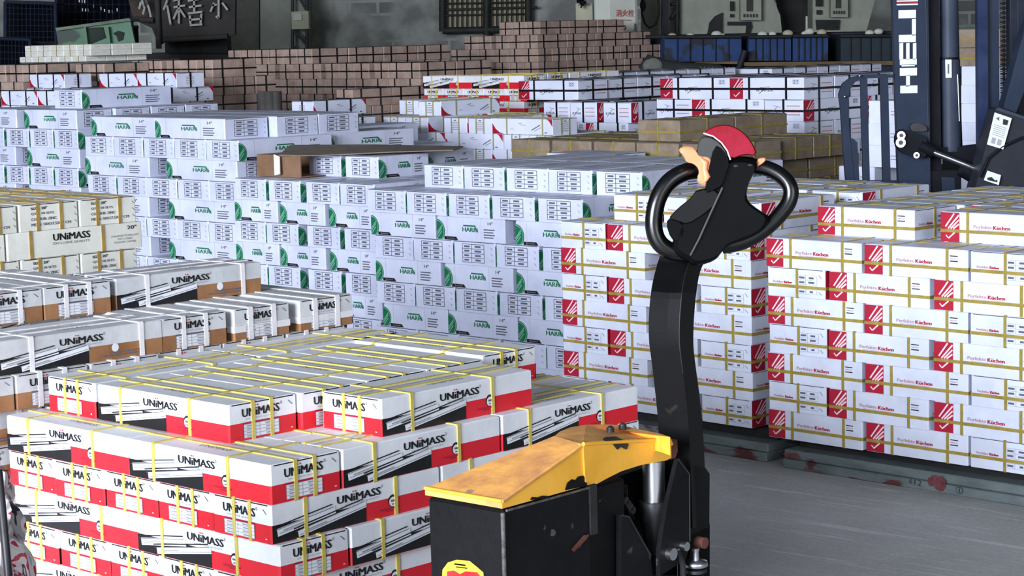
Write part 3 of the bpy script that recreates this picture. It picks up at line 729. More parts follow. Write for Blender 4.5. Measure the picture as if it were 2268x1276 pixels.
marks('circled_one', lambda f: (f.poly([(.345+.0065*math.cos(a*.524), .32+.19*math.sin(a*.524)) for a in range(12)], scr, 2), f.poly([(.345+.0055*math.cos(a*.524), .32+.15*math.sin(a*.524)) for a in range(12)], STL, 3), f.text('1', .344, .22, .3465, .42, scr, 4)))

# --- brown cartons with mustard straps
FY = Stack((.746, 9.663), -.521, .8, .1, 'brown stack behind green-print stack', 'brown cartons with mustard straps', -1, k=1.055)
def kfill(st, K, k, o, t0, n, v=0): 
    d = KINDS[K]; a = d['L'] if o == 'A' else d['W']
    for i in range(n): st.put(K, o, t0+i*(a+.018), v, k)
tl = FY.tpx(1132, 0)
for k in range(10):
    if k % 2 == 0: kfill(FY, 'ky', k, 'B', tl, 5)
    else: kfill(FY, 'ky', k, 'A', tl, 3)
te = tl+5*.274-.012
for k in range(0, 10, 2): FY.put('ky', 'A', te-.40, .405, k); FY.put('ky', 'A', te-.40, .67, k)
for k in range(1, 10, 2): FY.put('ky', 'B', te-.262-.03, .27, k); FY.put('ky', 'B', te-.292, .68, k)
FY.put('ky', 'B', FY.tpx(1412, -1, .10), .10, -1); FY.put('ky', 'B', FY.tpx(1412, -1, .10), .505, -1)
for i in range(3): FY.put('ky', 'B', tl+i*.27, .405, 0, line=1)
FY.pallet(tl, te, 0, .95, CH-.521-1.0, 'wooden pallet under the brown mustard-strapped cartons')

# --- crimson-end black-strapped stacks
G2 = Stack((1.65, 10.95), -.27, .8, .116, 'black-strapped stack behind red cap', 'black-strapped white cartons behind the red cap', 0, k=1.055)
c2 = G2.tpx(1781, 0)
for k in range(0, 11):
    if k == 0: G2.put('rynah', 'A', c2-.504, 0, k); G2.put('rynah', 'A', c2-1.010, 0, k); 
    elif k % 2: 
        for t in (c2-.266, c2-.77-.004, c2-1.04): G2.put('rynah' if k < 3 else 'ryna', 'B' if t != c2-.774 else 'A', t, 0, k)
    else: G2.put('ryna', 'A', c2-.504, 0, k); G2.put('ryna', 'A', c2-1.010, 0, k)
    for i in range(3):
        if k % 2 == 0: G2.put('rynah' if k == 0 else 'ryna', 'A', c2-.504, .268+i*.268, k)
        elif i < 1: G2.put('rynah', 'B', c2-.266, .506+i*.5, k)
G2.put('rynah', 'A', c2-1.010, .268, 0, line=1); G2.put('rynah', 'A', c2-1.010, .536, 0, line=2)
G2.pallet(c2-1.04, c2, 0, 1.05, CH-.27-11*.116, 'pallet under the black-strapped stack behind the cap')
G1 = Stack((.22, 12.35), -.405, .8, .116, 'black-strapped stack left of red cap', 'black-strapped white cartons left of the cap', -1, k=1.055)
g = G1.tpx(1204, 0)
for k in range(0, 10):
    G1.frow('rynas', k, [('E', 1204), ('E', 1261), ('E', 1337), ('E', 1400)] if k % 2 == 0 else [('L', 1207), ('L', 1291), ('L', 1378)])
for k in (0, 2): G1.put('rynas', 'A', g+1.03-.34, .345, k, line=1)
G1.put('rynah', 'A', G1.tpx(1149, -1, .25), .25, -1)
for i in range(4): G1.put('rynah', 'A', G1.tpx(1149, -1, .25)-.01, .52+i*.27, -1, line=0)
G1.pallet(g, g+1.1, 0, 1.0, 0, '')
G3 = Stack((.60, 14.3), -.285, .8, .116, 'rear black-strapped white stack', 'black-strapped white cartons at the rear', 0, k=1.055)
q = G3.tpx(1352, 0)
for k in range(0, 11):
    G3.put('rynah' if k < 2 else 'ryna', 'A', q-.502, 0, k)
    for i in range(4): G3.put('rynah' if k < 2 else 'ryna', 'A', q-.502, .266*(i+1), k)
G3.pallet(q-.5, q, 0, 1.3, CH-.285-11*.116, 'pallet under the rear black-strapped stack')
G4 = Stack((1.55, 14.6), -.30, .8, .116, 'last black-strapped stack below blue racks', 'black-strapped white cartons below the blue racks', 0, k=1.055)
q = G4.tpx(1603, 0)
for k in range(0, 11):
    G4.put('rynah' if k < 2 else 'ryna', 'A', q-.502, 0, k)
    for i in range(6): G4.put('rynah' if k < 2 else 'ryna', 'A', q-.502, .266*(i+1), k)
G4.pallet(q-.5, q, 0, 1.85, CH-.30-11*.116, 'pallet under the last black-strapped stack')

# --- white cartons with red corners
W1 = Stack((-.63, 11.95), -.455, .8, .0842, 'red-cornered stack behind open carton', 'red-cornered cartons behind the open carton', -1, k=1.055)
for k, lst in enumerate(([('E', 848), ('E', 899), ('E', 984), ('E', 1033), ('L', 1084)], [('L', 865), ('L', 986), ('E', 1116), ('E', 1167)], [('E', 868), ('E', 921), ('E', 985), ('E', 1036), ('L', 1087)],
                         [('L', 865), ('L', 986), ('E', 1116), ('E', 1167)])):
    W1.frow('cred', k, lst)
for k in range(4, 13): W1.frow('cred', k, [('L', 867), ('L', 990), ('E', 1118)] if k % 2 else [('E', 870), ('E', 922), ('E', 988), ('E', 1038), ('L', 1090)])
W1.put('cred', 'B', W1.tpx(927, -1, .12), .12, -1); W1.put('cred', 'B', W1.tpx(884, -1, .25), .25, -1)
W1.fill('cred', 'A', W1.tpx(899, 0), 9, .465, .95, 0, xmax=1206)
W1.pallet(W1.tpx(868, 0), W1.tpx(1206, 0), 0, .95, CH-.455-13*.0842, 'wooden pallet under the red-cornered stack')
W2 = Stack((-1.62, 12.5), -.445, .8, .0842, 'central red-cornered stack', 'black-strapped red-cornered cartons at centre left', -1, k=1.055)
for k in range(0, 13): W2.frow('credb', k, [('L', 578), ('L', 660), ('L', 745), ('E', 830)] if k % 2 == 0 else [('E', 580), ('E', 635), ('E', 690), ('E', 745), ('E', 800), ('E', 850)])
W2.put('credb', 'B', W2.tpx(647, -1, .1), .1, -1)
W2.pallet(W2.tpx(578, 0), W2.tpx(870, 0), 0, .7, CH-.445-13*.0842, 'pallet under the centre-left red-cornered stack')
W3 = Stack((-3.3, 12.9), -.265, .8, .0842, 'red-cornered stack at far left', 'red-cornered cartons at far left', -1, k=1.055)
for k in range(0, 15): W3.frow('credb', k, [('L', 4), ('L', 66), ('E', 128), ('E', 172)] if k % 2 == 0 else [('E', 4), ('E', 40), ('E', 76), ('L', 112), ('L', 172)], v=.0)
W3.frow('credb', -1, [('L', 66)], v=.5); W3.frow('credb', -1, [('L', 140), ('L', 212), ('L', 300)], v=.56, line=1)
W3.fill('credb', 'B', W3.tpx(60, 0, .45), 9, .45, .9, 0, xmax=385)
W3.pallet(W3.tpx(4, 0), W3.tpx(215, 0), 0, .9, CH-.265-15*.0842, 'pallet under the far-left red-cornered stack')
# far red and white slide cartons
U2 = Stack((-.70, 14.6), -.277, .8, .0849, 'distant red and white slide-carton stack', 'distant white-over-red cartons', 0)
for k in range(0, 14):
    if k % 2 == 0: U2.frow('ured', k, [('L', 936), ('L', 1035)])
    else: U2.frow('ured', k, [('E', 940), ('E', 978), ('E', 1018), ('E', 1060), ('E', 1098)])
tc_ = U2.tpx(1116, 0)
for k in (0, 2, 4): 
    for i in range(2): U2.put('ured', 'A', tc_-.5, .21+i*.205, k)
    U2.put('ured', 'B', tc_-.2, .63, k)
U2.pallet(U2.tpx(936, 0), tc_, 0, 1.0, CH-.30-14*.0849, 'pallet under the distant red and white cartons')

# --- brown black-strapped stacks at the back
def bstack(C, z0, desc, group, xl, xc, depth, rows, pal, top=0, gaps=()):
    st = Stack(C, z0, .8, .1165, desc, group, top, k=1.0)
    tL = st.tpx(xl, 0); tC = st.tpx(xc, 0)
    for k in range(top, rows):
        if k % 2 == 0:      # ends out at the front, long sides on the right face
            t = tC-.17; i = 0
            while t > tL-.06:
                st.put('kb', 'B', t, 0, k); i += 1; t -= .174+(.05 if i % 3 == 0 else 0)
            v = .364
            while v+.3 < depth: st.put('kb', 'B', tC-.17, v, k); v += .364
        else:
            t = tC-.36; 
            while t > tL-.15: st.put('kb', 'A', t, 0, k); t -= .364
            v = .174
            while v+.15 < depth: st.put('kb', 'A', tC-.36, v, k); v += .174
    st.pallet(tL, tC, 0, max(.4, depth), CH+z0-rows*.1165, pal)
    return st
IB = bstack((-1.7, 16.5), -.195, 'long rear brown stack', 'black-strapped brown cartons at the centre rear', 500, 930, 1.0, 12, 'x')
tL = IB.tpx(512, -1); tC = IB.tpx(691, -1); IB.top = -1; tt = tC-.17
while tt > tL-.06: IB.put('kb', 'B', tt, 0, -1); tt -= .182
for i in range(1, 4): IB.put('kb', 'B', tC-.17, .366*i, -1)
IB.fill('kb', 'B', tC-.35, tC+.05, .366, 1.5, 0)
bstack((-2.4, 14.2), -.12, 'brown stack beside white rear pile', 'black-strapped brown cartons beside the white pile', 297, 470, .5, 12, 'pallet under the brown stack beside the white pile')
bstack((-3.6, 14.6), -.125, 'brown stack at far left rear', 'black-strapped brown cartons at far left rear', -20, 112, .4, 12, 'pallet under the far left rear brown stack')
bstack((-3.2, 14.5), -.13, 'low brown stack under the white pile', 'black-strapped brown cartons under the white pile', 118, 230, .4, 12, 'pallet under the low brown stack')
bstack((-1.15, 14.35), -.35, 'small brown stack amid white cartons', 'black-strapped brown cartons amid white cartons', 735, 780, .8, 10, 'pallet under the small brown stack')
bstack((1.1, 17.2), -.018, 'brown stack below window', 'black-strapped brown cartons below the window', 1012, 1190, 1.75, 13, 'pallet under the brown stack below the window')
by = Stack((1.2, 17.6), -.018, .8, .1165, 'pinkish brown top tier below window', 'top tier of brown cartons below the window', -1)
tt = by.tpx(1196, -1)
for i in range(3): by.put('kb', 'B', tt-.17-.174*i, 0, -1)
by.put('kb', 'B', tt-.17, .364, -1); by.put('kb', 'B', tt-.17, .728, -1)
# --- cream pile, far left
J1 = Stack((-3.4, 16.6), .0, .8, .0445, 'cream pile under the green bin', 'cream cartons under the green bin', 0)
for k in range(0, 3):
    t = J1.tpx(54 if k < 2 else 42, 0)
    for i in range(5): J1.put('wsm', 'A', t+i*.194, 0, k)
    for i in range(2): J1.put('wsm', 'A', t+4*.194, .194*(i+1), k)
    if k == 0:
        for i in range(4):
            for q in range(2): J1.put('wsm', 'A', t+i*.194, .194*(q+1), k, line=1+q)
J2 = Stack((-2.0, 16.9), -.165, .8, .0445, 'cream tier beside the tall brown stack', 'flat cream cartons beside the tall brown stack', 0)
for i in range(5): J2.put('wsm', 'A', J2.tpx(330, 0)+i*.194, .0, 0)
crt = mat('grey_crate_board', (.42, .42, .42), .8)
for nm, st, t0, t1, zt, lab in (('support_crate', J1, J1.tpx(42, 0), J1.tpx(42, 0)+.98, CH-3*.0445, 'grey crate under the cream carton pile'), ('support_crate', J2, J2.tpx(330, 0)-.02, J2.tpx(330, 0)+.98, CH-.165-.0445, 'grey crate under the flat cream cartons')):
    P = st.C+st.s*((t0+t1)/2)+st.n*.45; mb = MB(); mb.box((0, 0, (zt-.002)/2), (t1-t0, .9, zt-.002), crt, r=.01); o = mb.obj(nm); o.location = (P.x, P.y, 0); o.rotation_euler = (0, 0, -.8); tag(o, lab, 'crate')
# --- white cartons seen through the forklift
K1 = Stack((1.55, 9.6), -.345, .8, .1, 'plain white column behind the load guard', 'plain white cartons behind the forklift guard', 0, k=1.055)
for x, top in ((1856, 3), (1923, 0)):
    for k in range(top, 12): K1.put('wplain', 'B', K1.tpx(x, k), .0, k, line=0)
K1.pallet(K1.tpx(1860, 0), K1.tpx(2010, 0), 0, .5, CH-.345-1.2, 'pallet under the plain white columns')
K2 = Stack((2.6, 11.2), -.24, .8, .1, 'column seen between the forklift masts', 'cartons seen between the forklift masts', -2, k=1.055)
for k in range(0, 13): K2.put('wplain', 'B', K2.tpx(2128, k), 0, k)
for k in (-1, -2): K2.put('ky', 'B', K2.tpx(2122, k), 0, k)
K2.pallet(K2.tpx(2120, 0), K2.tpx(2120, 0)+.32, 0, .45, CH-.24-1.3, 'pallet between the forklift masts')

# --- open brown carton on top of H2
OB = H2.C+H2.s*.17+H2.n*.15; zb = CH-.643*1.055+.002
KB = mat('kraft_open', (.50, .38, .28), .8, noise=.05, scale=8); KBI = mat('kraft_flap', (.47, .43, .38), .8, noise=.05, scale=8)
e = empty('open_carton', (OB.x, OB.y, zb), 'open brown carton with a wide flap, over small green-print cartons', 'carton', None, -H2.psi)
def wall3(name, pts, n, M, par): mb = MB(); mb.prism(pts, n, M); return mb.obj(name, par)
a_, b_, hh = .40, .30, .108
mb = MB(); mb.box((.04, .10, .003), (.34, .26, .004), KB); mb.box((-.13, .10, hh/2), (.006, .26, hh), KB); mb.box((.04, -.035, hh/2), (.34, .006, hh), KB); mb.box((.04, .235, hh/2), (.34, .006, hh), KB)
mb.obj('body', e)
def wpt(x, y, D): return px(x, y, D)
mb = MB(); D0 = 9.75
q = [wpt(618, 345, 10.3), wpt(690, 346, 10.24), wpt(770, 343, 10.2), wpt(870, 338, 10.18), wpt(1004, 334, 10.18), wpt(1026, 326, 10.43), wpt(940, 325, 10.54), wpt(828, 322, 10.6), wpt(643, 323, 10.64)]
mb.prism(q, (0, 0, .005), KBI); o = mb.obj('flap'); local(o, 'flap', e)
mb = MB(); q = [wpt(606, 342, 10.33), wpt(618, 347, 10.32), wpt(619, 386, 10.32), wpt(608, 388, 10.33)]; mb.prism(q, (.004, .004, 0), WH); o = mb.obj('side_flap'); local(o, '', e)

# ================================================================== PALLET TRUCK
TP = Vector((-.027, 3.558, 0)); PT = .733
ts = Vector((math.cos(PT), -math.sin(PT), 0)); tb = Vector((math.sin(PT), math.cos(PT), 0)); ta = -ts
def tp(x, y, off=0): return pplane(x, y, TP+ts*off, ts)
BKM = mat('black_paint_worn', (.06, .06, .07), .55, noise=.03, scale=9, spots=((.27, .25, .24), 26, .68), bump=.3, spec=.25)
BKP = mat('black_plastic', (.03, .034, .042), .35, noise=.012, scale=12, spec=.10)
BKG = mat('black_grip_plastic', (.025, .027, .032), .22, noise=.01, scale=12, spec=.5)
BKS = mat('black_arm_paint', (.05, .053, .06), .42, noise=.02, scale=9, spots=((.15, .145, .14), 22, .68), spec=.3)
DKS = mat('dark_steel', (.20, .20, .21), .45, metal=.4, noise=.05, scale=12)
CHR = mat('chrome', (.85, .86, .88), .32, metal=1, noise=.02)
YLP = mat('yellow_orange_paint', (.93, .67, .34), .5, noise=.08, scale=16, dark=(.80, .56, .36), spots=((.66, .52, .42), 19, .66), bump=.25)
YL2 = mat('yellow_paint_clean', (.97, .72, .25), .42, noise=.05, scale=9, spots=((.60, .46, .34), 7, .70))
ORG = mat('orange_plastic', (.97, .60, .42), .4, noise=.04, scale=14)
RCP = mat('red_cap_plastic', (.56, .07, .16), .5, noise=.05, scale=16, bump=.1, spec=.2)
GPL = mat('grey_plastic', (.27, .28, .27), .5, noise=.04, spec=.2)
RST = mat('rust', (.42, .24, .20), .7, noise=.1, scale=18)
ZT = tp(1112, 1130).z
truck = empty('pallet_truck', (TP.x+.1, TP.y+.25, 0), 'black and yellow electric pallet truck with upright tiller beside the red cartons', 'pallet truck')
def tpart(mb, name, parent=None, label=None, sub=None):
    o = mb.obj(name)
    if sub: o.parent = sub; o.matrix_parent_inverse = truck.matrix_basis.inverted()@Matrix.Identity(4) if False else Matrix.Identity(4)
    local(o, name, truck) if not sub else None
    if label: o['label'] = label
    return o
HB, HA = .239, .182
mb = MB(); c = TP+ta*HA/2+tb*HB/2
mb.box((c.x, c.y, (ZT+.10)/2), (HA, HB, ZT-.10), BKM, rot=-PT, r=.006)
c2 = TP+tb*(HB+.06)+ta*.10; mb.box((c2.x, c2.y, (ZT+.08)/2), (.16, .13, ZT-.10), BKM, rot=-PT, r=.004)
tpart(mb, 'battery_housing')
WED = mat('worn_edge_metal', (.34, .33, .33), .6, noise=.12, scale=60)
mb = MB(); mb.tube([TP+ts*.001+Vector((0, 0, ZT-.005)), TP+ts*.001+Vector((0, 0, .11))], .004, WED, 8); mb.tube([TP+tb*.01+ts*.0008+Vector((0, 0, ZT-.003)), TP+tb*HB+ts*.0008+Vector((0, 0, ZT-.003))], .0025, WED, 6); tpart(mb, 'worn_edge')
mb = MB()
p = [tp(1307, 1076, .004), tp(1322, 1073, .004), tp(1324, 1182, .004), tp(1310, 1186, .004)]; mb.prism(p, ta*.02, DKS); tpart(mb, 'corner_post')
mb = MB(); mb.tube([tp(1223, 1180, .002), tp(1223, 1180, -.004)], .0065, SEAM_SHADE, 14); tpart(mb, 'screw_hole')
# weld streak
mb = MB(); mb.prism([tp(1268, 1218, .003), tp(1272, 1222, .003), tp(1300, 1194, .003), tp(1306, 1184, .003), tp(1296, 1186, .003)], ta*.004, RST); tpart(mb, 'scrape_patch')
# sloped cover
tl = lambda u, b, z: TP+ta*u+tb*b+Vector((0, 0, z))
near_lo = tp(1116, 1114, .002); near_hi = tp(1292, 984, .002)
bN = (near_hi-TP).dot(tb); zN = near_hi.z
A_ = tl(-.002, -.002, ZT+.003); B_ = tl(HA+.002, -.002, ZT+.003); A2 = tl(-.002, -.002, ZT+.016); B2 = tl(HA+.002, -.002, ZT+.016)
Cn = tl(-.002, bN, zN); Cf = pz(1227, 966, zN+.004)
Dn = tl(-.002, HB+.01, ZT+.003); Df = tl(HA+.002, HB+.01, ZT+.003)
mb = MB(); V = [A_, B_, A2, B2, Cn, Cf, Dn, Df]
mb.add(V, [(0, 1, 3, 2), (2, 3, 5, 4)], YLP); mb.add(V, [(0, 2, 4, 6), (1, 7, 5, 3), (4, 5, 7, 6), (0, 6, 7, 1)], YL2)
mb.tube([A2, Cn], .0035, YLP, 8); mb.tube([A2, B2], .0035, YL2, 8)
tpart(mb, 'sloped_cover')
mb = MB(); rgp = [(1253, 1086), (1258, 1070), (1268, 1062), (1276, 1064), (1282, 1056), (1292, 1054), (1297, 1060), (1301, 1076)]
mb.prism([tp(x, y, .0045) for x, y in rgp], ta*.003, BKM); tpart(mb, 'chipped_paint_patch'); mb = MB(); mb.prism([tp(x, y, .0045) for x, y in ((1176, 1108), (1180, 1101), (1192, 1102), (1204, 1098), (1216, 1099), (1214, 1103))], ta*.003, BKM); tpart(mb, 'chipped_paint_patch')
# upper block
prof = [(1292, 984), (1330, 981), (1405, 977), (1482, 972), (1487, 985), (1487, 1014), (1476, 1020), (1420, 1030), (1376, 1044), (1348, 1058), (1322, 1072), (1297, 1068)]
F1 = [tp(x, y, .006) for x, y in prof]
top_i = [(1227, 967), (1240, 956), (1262, 947), (1297, 941), (1340, 940), (1376, 942), (1420, 952), (1460, 960), (1484, 968)]
zt = tp(1400, 977, .006).z+.001
mb = MB(); mb.prism(F1, ta*.012, YL2)
TOPP = [pz(x, y, zt+.004) for x, y in top_i]
ring = [F1[0], F1[1], F1[2], F1[3]]
vs = TOPP+[F1[3], F1[2], F1[1], F1[0]]; mb.add(vs, [tuple(range(len(vs)))], YLP)
n = len(TOPP); low = [p_-Vector((0, 0, .035)) for p_ in TOPP]
mb.add(TOPP+low, [(i, i+1, n+i+1, n+i) for i in range(n-1)], YL2)
mb.tube([F1[0], F1[1], F1[2], F1[3], F1[4]], .004, YL2, 8)
tpart(mb, 'motor_cover')
mb = MB()
for x, y in ((1352, 957), (1379, 950)):
    q = pz(x, y, zt+.006); mb.tube([q, q+Vector((0, 0, .007))], .0085, DKS, 6); mb.ball(q+Vector((0, 0, .006)), .0065, DKS)
tpart(mb, 'cover_bolt')
mb = MB(); mb.prism([tp(x, y, .0085) for x, y in ((1337, 973), (1345, 968), (1365, 967), (1380, 974), (1393, 985), (1388, 996), (1376, 990), (1368, 996), (1358, 983), (1342, 980))], ta*.003, DKS); tpart(mb, 'bare_metal_patch')
mb = MB(); mb.prism([tp(1486, 972, 0), tp(1500, 974, 0), tp(1501, 1000, 0), tp(1496, 1014, 0), tp(1486, 1018, 0)], ta*.03, RST); tpart(mb, 'rusty_bracket')
# piston and cylinder
pc = lambda x, y: tp(x, y, -.035)
mb = MB(); a1 = pc(1447, 1020); a2 = pc(1447, 1118); r = 24.5/FPX*(a1-CAM).dot(CF); mb.tube([a1, Vector((a1.x, a1.y, a2.z))], r, CHR, 28); mb.tube([a1, a1-Vector((0, 0, .018))], r*1.04, CHR, 28); tpart(mb, 'chrome_piston')
mb = MB(); z1 = pc(1443, 1110).z; z2 = pc(1443, 1196).z; z3 = pc(1443, 1228).z
mb.tube([(a1.x, a1.y, z1), (a1.x, a1.y, z1-.004), (a1.x, a1.y, z1-.03), (a1.x, a1.y, z2), (a1.x, a1.y, z3)], [r*1.32, r*1.42, r*1.22, r*1.05, r*.7], DKS, 24); tpart(mb, 'lift_cylinder')
# hose and spring details
mb = MB(); mb.tube([pc(1382, 1075), pc(1385, 1120), pc(1391, 1140), pc(1402, 1150)], .006, BKP, 8); 
for i in range(4): q = pc(1377+i*5, 1108+i*7); mb.tube([q, q+ts*.012], .008, DKS, 8)
tpart(mb, 'hydraulic_hose')
mb = MB(); mb.prism([tp(x, y, -.078) for x, y in ((1340, 1065), (1430, 1035), (1500, 1020), (1500, 1276), (1330, 1276), (1326, 1110))], ta*.05, BKP); tpart(mb, 'frame_back')
mb = MB(); mb.prism([tp(x, y, .0) for x, y in ((1376, 1141), (1392, 1144), (1410, 1175), (1440, 1228), (1446, 1276), (1450, 1400), (1376, 1400))], ta*.012, BKM)
mb.tube([tp(1377, 1142, .001), tp(1393, 1145, .001), tp(1441, 1230, .001)], .002, DKS, 6); tpart(mb, 'gusset_plate')
mb = MB(); mb.prism([tp(x, y, .012) for x, y in ((1502, 1017), (1527, 1050), (1528, 1200), (1520, 1238), (1462, 1276), (1462, 1220), (1478, 1120))], ta*.010, BKM)
mb.tube([tp(1502, 1017, .0125), tp(1527, 1050, .0125), tp(1528, 1200, .0125)], .0018, DKS, 6); tpart(mb, 'side_bracket')
mb = MB()
for x, y, r in ((1481, 1226, .012), (1511, 1209, .009)): q = tp(x, y, .012); mb.tube([q, q+ts*.012], r, CHR, 16)
mb.tube([tp(1481, 1226, .014), tp(1500, 1220, .014), tp(1512, 1250, .014), tp(1514, 1290, .014)], .006, DKS, 8); tpart(mb, 'linkage')
def smooth(pts, it=2, closed=True):
    for _ in range(it):
        q = []; n = len(pts)
        for i in range(n if closed else n-1):
            a, b = pts[i], pts[(i+1) % n]; q += [tuple(a[j]*.75+b[j]*.25 for j in range(len(a))), tuple(a[j]*.25+b[j]*.75 for j in range(len(a)))]
        pts = q if closed else [pts[0]]+q+[pts[-1]]
    return pts
# tiller arm
rows_ = [(570, 1502, 1566), (600, 1493, 1550), (640, 1484, 1543), (700, 1478, 1537), (760, 1478, 1535), (800, 1484, 1539), (870, 1492, 1549), (950, 1500, 1557), (1050, 1502, 1562), (1170, 1506, 1567)]
rows_ = smooth(rows_, 2, False)
mb = MB(); vs = []; 
for y, xl, xr in rows_:
    sh = -.045*max(0, min(1, (650-y)/70)); a = tp(xl, y, -.02+sh); b = tp(xr, y, -.02+sh); w_ = (b-a).length; xm = (xl+xr)/2
    m1 = tp(xl+(xr-xl)*.46, y, .008+sh)
    vs += [a, m1, b, b+ta*.045, a+ta*.045]
k = 5; fs = []
for i in range(len(rows_)-1):
    for j in range(k): fs.append((i*k+j, i*k+(j+1) % k, (i+1)*k+(j+1) % k, (i+1)*k+j))
mb.add(vs, fs+[tuple(range(k)), tuple(range(len(vs)-k, len(vs)))], BKS)
mb.tube([tp(xl+(xr-xl)*.46, y, .0085-.045*max(0, min(1, (650-y)/70))) for y, xl, xr in rows_[:24]], .0012, DKS, 6)
tpart(mb, 'tiller_arm')
mb = MB(); mb.prism([tp(x, y, .0) for x, y in ((1527, 1030), (1562, 1036), (1572, 1050), (1571, 1165), (1528, 1188))], ta*.05, BKM); tpart(mb, 'arm_sleeve')
mb = MB(); mb.prism([tp(x, y, -.03) for x, y in ((1528, 1180), (1572, 1160), (1572, 1420), (1528, 1420))], ta*.03, BKP); tpart(mb, 'mast_foot')
mb = MB(); q = tp(1544, 1200, .0); mb.tube([q, q+ts*.02+Vector((0, 0, .0))], .011, RST, 16); tpart(mb, 'pivot_bolt')
mb = MB(); q = tp(1541, 1246, .01)
mb.tube([q+Vector((0, 0, .028)), q+Vector((0, 0, .02)), q+Vector((0, 0, .004))], [.008, .006, .007], CHR, 16)
mb.tube([q+Vector((0, 0, .006)), q+Vector((0, 0, .003)), q-Vector((0, 0, .006)), q-Vector((0, 0, .009))], [.010, .022, .024, .018], CHR, 24)
for i in range(5): z = -.016-i*.012; mb.tube([q+Vector((0, 0, z+.003)), q+Vector((0, 0, z-.003))], .021 if i % 2 == 0 else .014, DKS, 20)
tpart(mb, 'spring_and_cap')
# drive wheel and base frame standing on the floor
mb = MB(); c = TP+tb*.24+ta*.09; mb.box((c.x, c.y, .085), (.20, .42, .09), BKM, rot=-PT, r=.004); tpart(mb, 'base_frame')
for u, b in ((.09, .40), (.02, .06), (.15, .06)):
    mb = MB(); q = TP+tb*b+ta*u+Vector((0, 0, .045)); mb.tube([q-ts*.02, q+ts*.02], .045, BKP, 24); tpart(mb, 'wheel')
mb = MB(); q = [tp(x, 1420, -.02) for x in (1400, 1572)]; c = TP+tb*.46+ta*.05; mb.box((c.x, c.y, .25), (.10, .22, .42), BKM, rot=-PT, r=.004); tpart(mb, 'drive_column')
# sticker on the left face
mb = MB(); NA = -tb
sp = lambda x, y, o: pplane(x, y, TP-tb*o, tb)
def stick(pts, M, o): mb.prism([sp(x, y, o) for x, y in pts], tb*.0008, M)
STY = mat('sticker_yellow', (.95, .80, .25), .5, noise=.06, scale=40); STR_ = mat('sticker_red', (.85, .15, .18), .5, noise=.06, scale=40)
stick([(980, 1262), (992, 1246), (1012, 1240), (1040, 1243), (1056, 1256), (1070, 1268), (1074, 1300), (978, 1300)], STY, .002)
stick([(990, 1266), (1005, 1264), (1018, 1272), (1030, 1266), (1056, 1268), (1066, 1280), (1066, 1300), (990, 1300)], STR_, .003)
stick([(1006, 1248), (1030, 1251), (1030, 1254), (1006, 1251)], BKP, .0035); stick([(1010, 1255), (1034, 1258), (1034, 1260), (1010, 1257)], BKP, .0035)
tpart(mb, 'torn_sticker')
# control head
DH = (tp(1535, 575, -.02)-CAM).dot(CF)
def hp(x, y, off=0): return px(x, y, DH-off)
def pillow(mb, pts, off, th, M, ins=.88, steps=4):
    cx = sum(p[0] for p in pts)/len(pts); cy = sum(p[1] for p in pts)/len(pts); rings = []
    prof = [(-1, ins), (-.8, (1+ins)/2+.02), (-.45, 1), (.45, 1), (.8, (1+ins)/2+.02), (1, ins)]
    vs = []; n = len(pts)
    for o, sc in prof: vs += [hp(cx+(x-cx)*sc, cy+(y-cy)*sc, off+o*th/2) for x, y in pts]
    fs = [(i*n+k, i*n+(k+1) % n, (i+1)*n+(k+1) % n, (i+1)*n+k) for i in range(len(prof)-1) for k in range(n)]
    mb.add(vs, fs, M); mb.add(vs, [tuple(range(n)), tuple(range((len(prof)-1)*n, len(prof)*n))], M)
mb = MB()
body = [(1600, 352), (1640, 345), (1677, 350), (1679, 368), (1665, 392), (1653, 424), (1656, 446), (1682, 466), (1706, 480), (1701, 500), (1678, 520), (1640, 534), (1609, 546), (1596, 562), (1588, 573), (1570, 583), (1536, 590), (1521, 579), (1498, 566), (1486, 548), (1500, 500), (1530, 450), (1585, 400)]
pillow(mb, smooth(body, 1), 0, .062, BKP, .90); tpart(mb, 'control_head')
mb = MB()   # left cheek
pillow(mb, smooth([(1545, 318), (1554, 300), (1582, 303), (1604, 324), (1618, 352), (1606, 380), (1598, 410), (1590, 418), (1560, 408), (1548, 380), (1541, 350)], 1), .006, .066, GPL, .92)
pillow(mb, smooth([(1582, 318), (1600, 326), (1619, 356), (1606, 392), (1600, 412), (1580, 424), (1560, 430), (1566, 380)], 1), .010, .064, BKP, .93)
tpart(mb, 'cheek')
mb = MB()
pillow(mb, smooth([(1545, 417), (1598, 418), (1588, 452), (1560, 476), (1522, 500), (1500, 492), (1478, 486), (1500, 462), (1528, 440)], 1), .012, .05, mat('black_plastic_sheen', (.05, .05, .055), .35, noise=.02, spec=.25), .9)
pillow(mb, smooth([(1474, 494), (1486, 480), (1516, 498), (1516, 520), (1504, 538), (1486, 530)], 1), .006, .05, BKP, .9)
tpart(mb, 'lower_cheek')
mb = MB(); mb.tube([hp(1600, 416, .037), hp(1575, 470, .038), hp(1548, 530, .037), hp(1529, 566, .035)], .0022, GPL, 8); tpart(mb, 'seam_trim')
mb = MB(); lw = smooth([(1541, 377, -.012), (1518, 380, -.006), (1484, 398, 0), (1460, 430, .002), (1449, 468, .002), (1447, 508, .0), (1458, 538, 0), (1482, 556, 0), (1508, 562, 0), (1532, 560, 0)], 2, False)
mb.tube([hp(x, y, o) for x, y, o in lw], 19.5/FPX*DH, BKG, 18); tpart(mb, 'grip')
mb = MB(); rw = smooth([(1668, 368, -.014), (1700, 372, -.010), (1734, 390, -.004), (1753, 416, 0), (1750, 446, 0), (1730, 474, 0), (1704, 500, 0), (1672, 524, 0), (1636, 540, 0), (1600, 545, 0)], 2, False)
mb.tube([hp(x, y, o) for x, y, o in rw], [17.5/FPX*DH]*len(rw), BKG, 18); tpart(mb, 'grip')
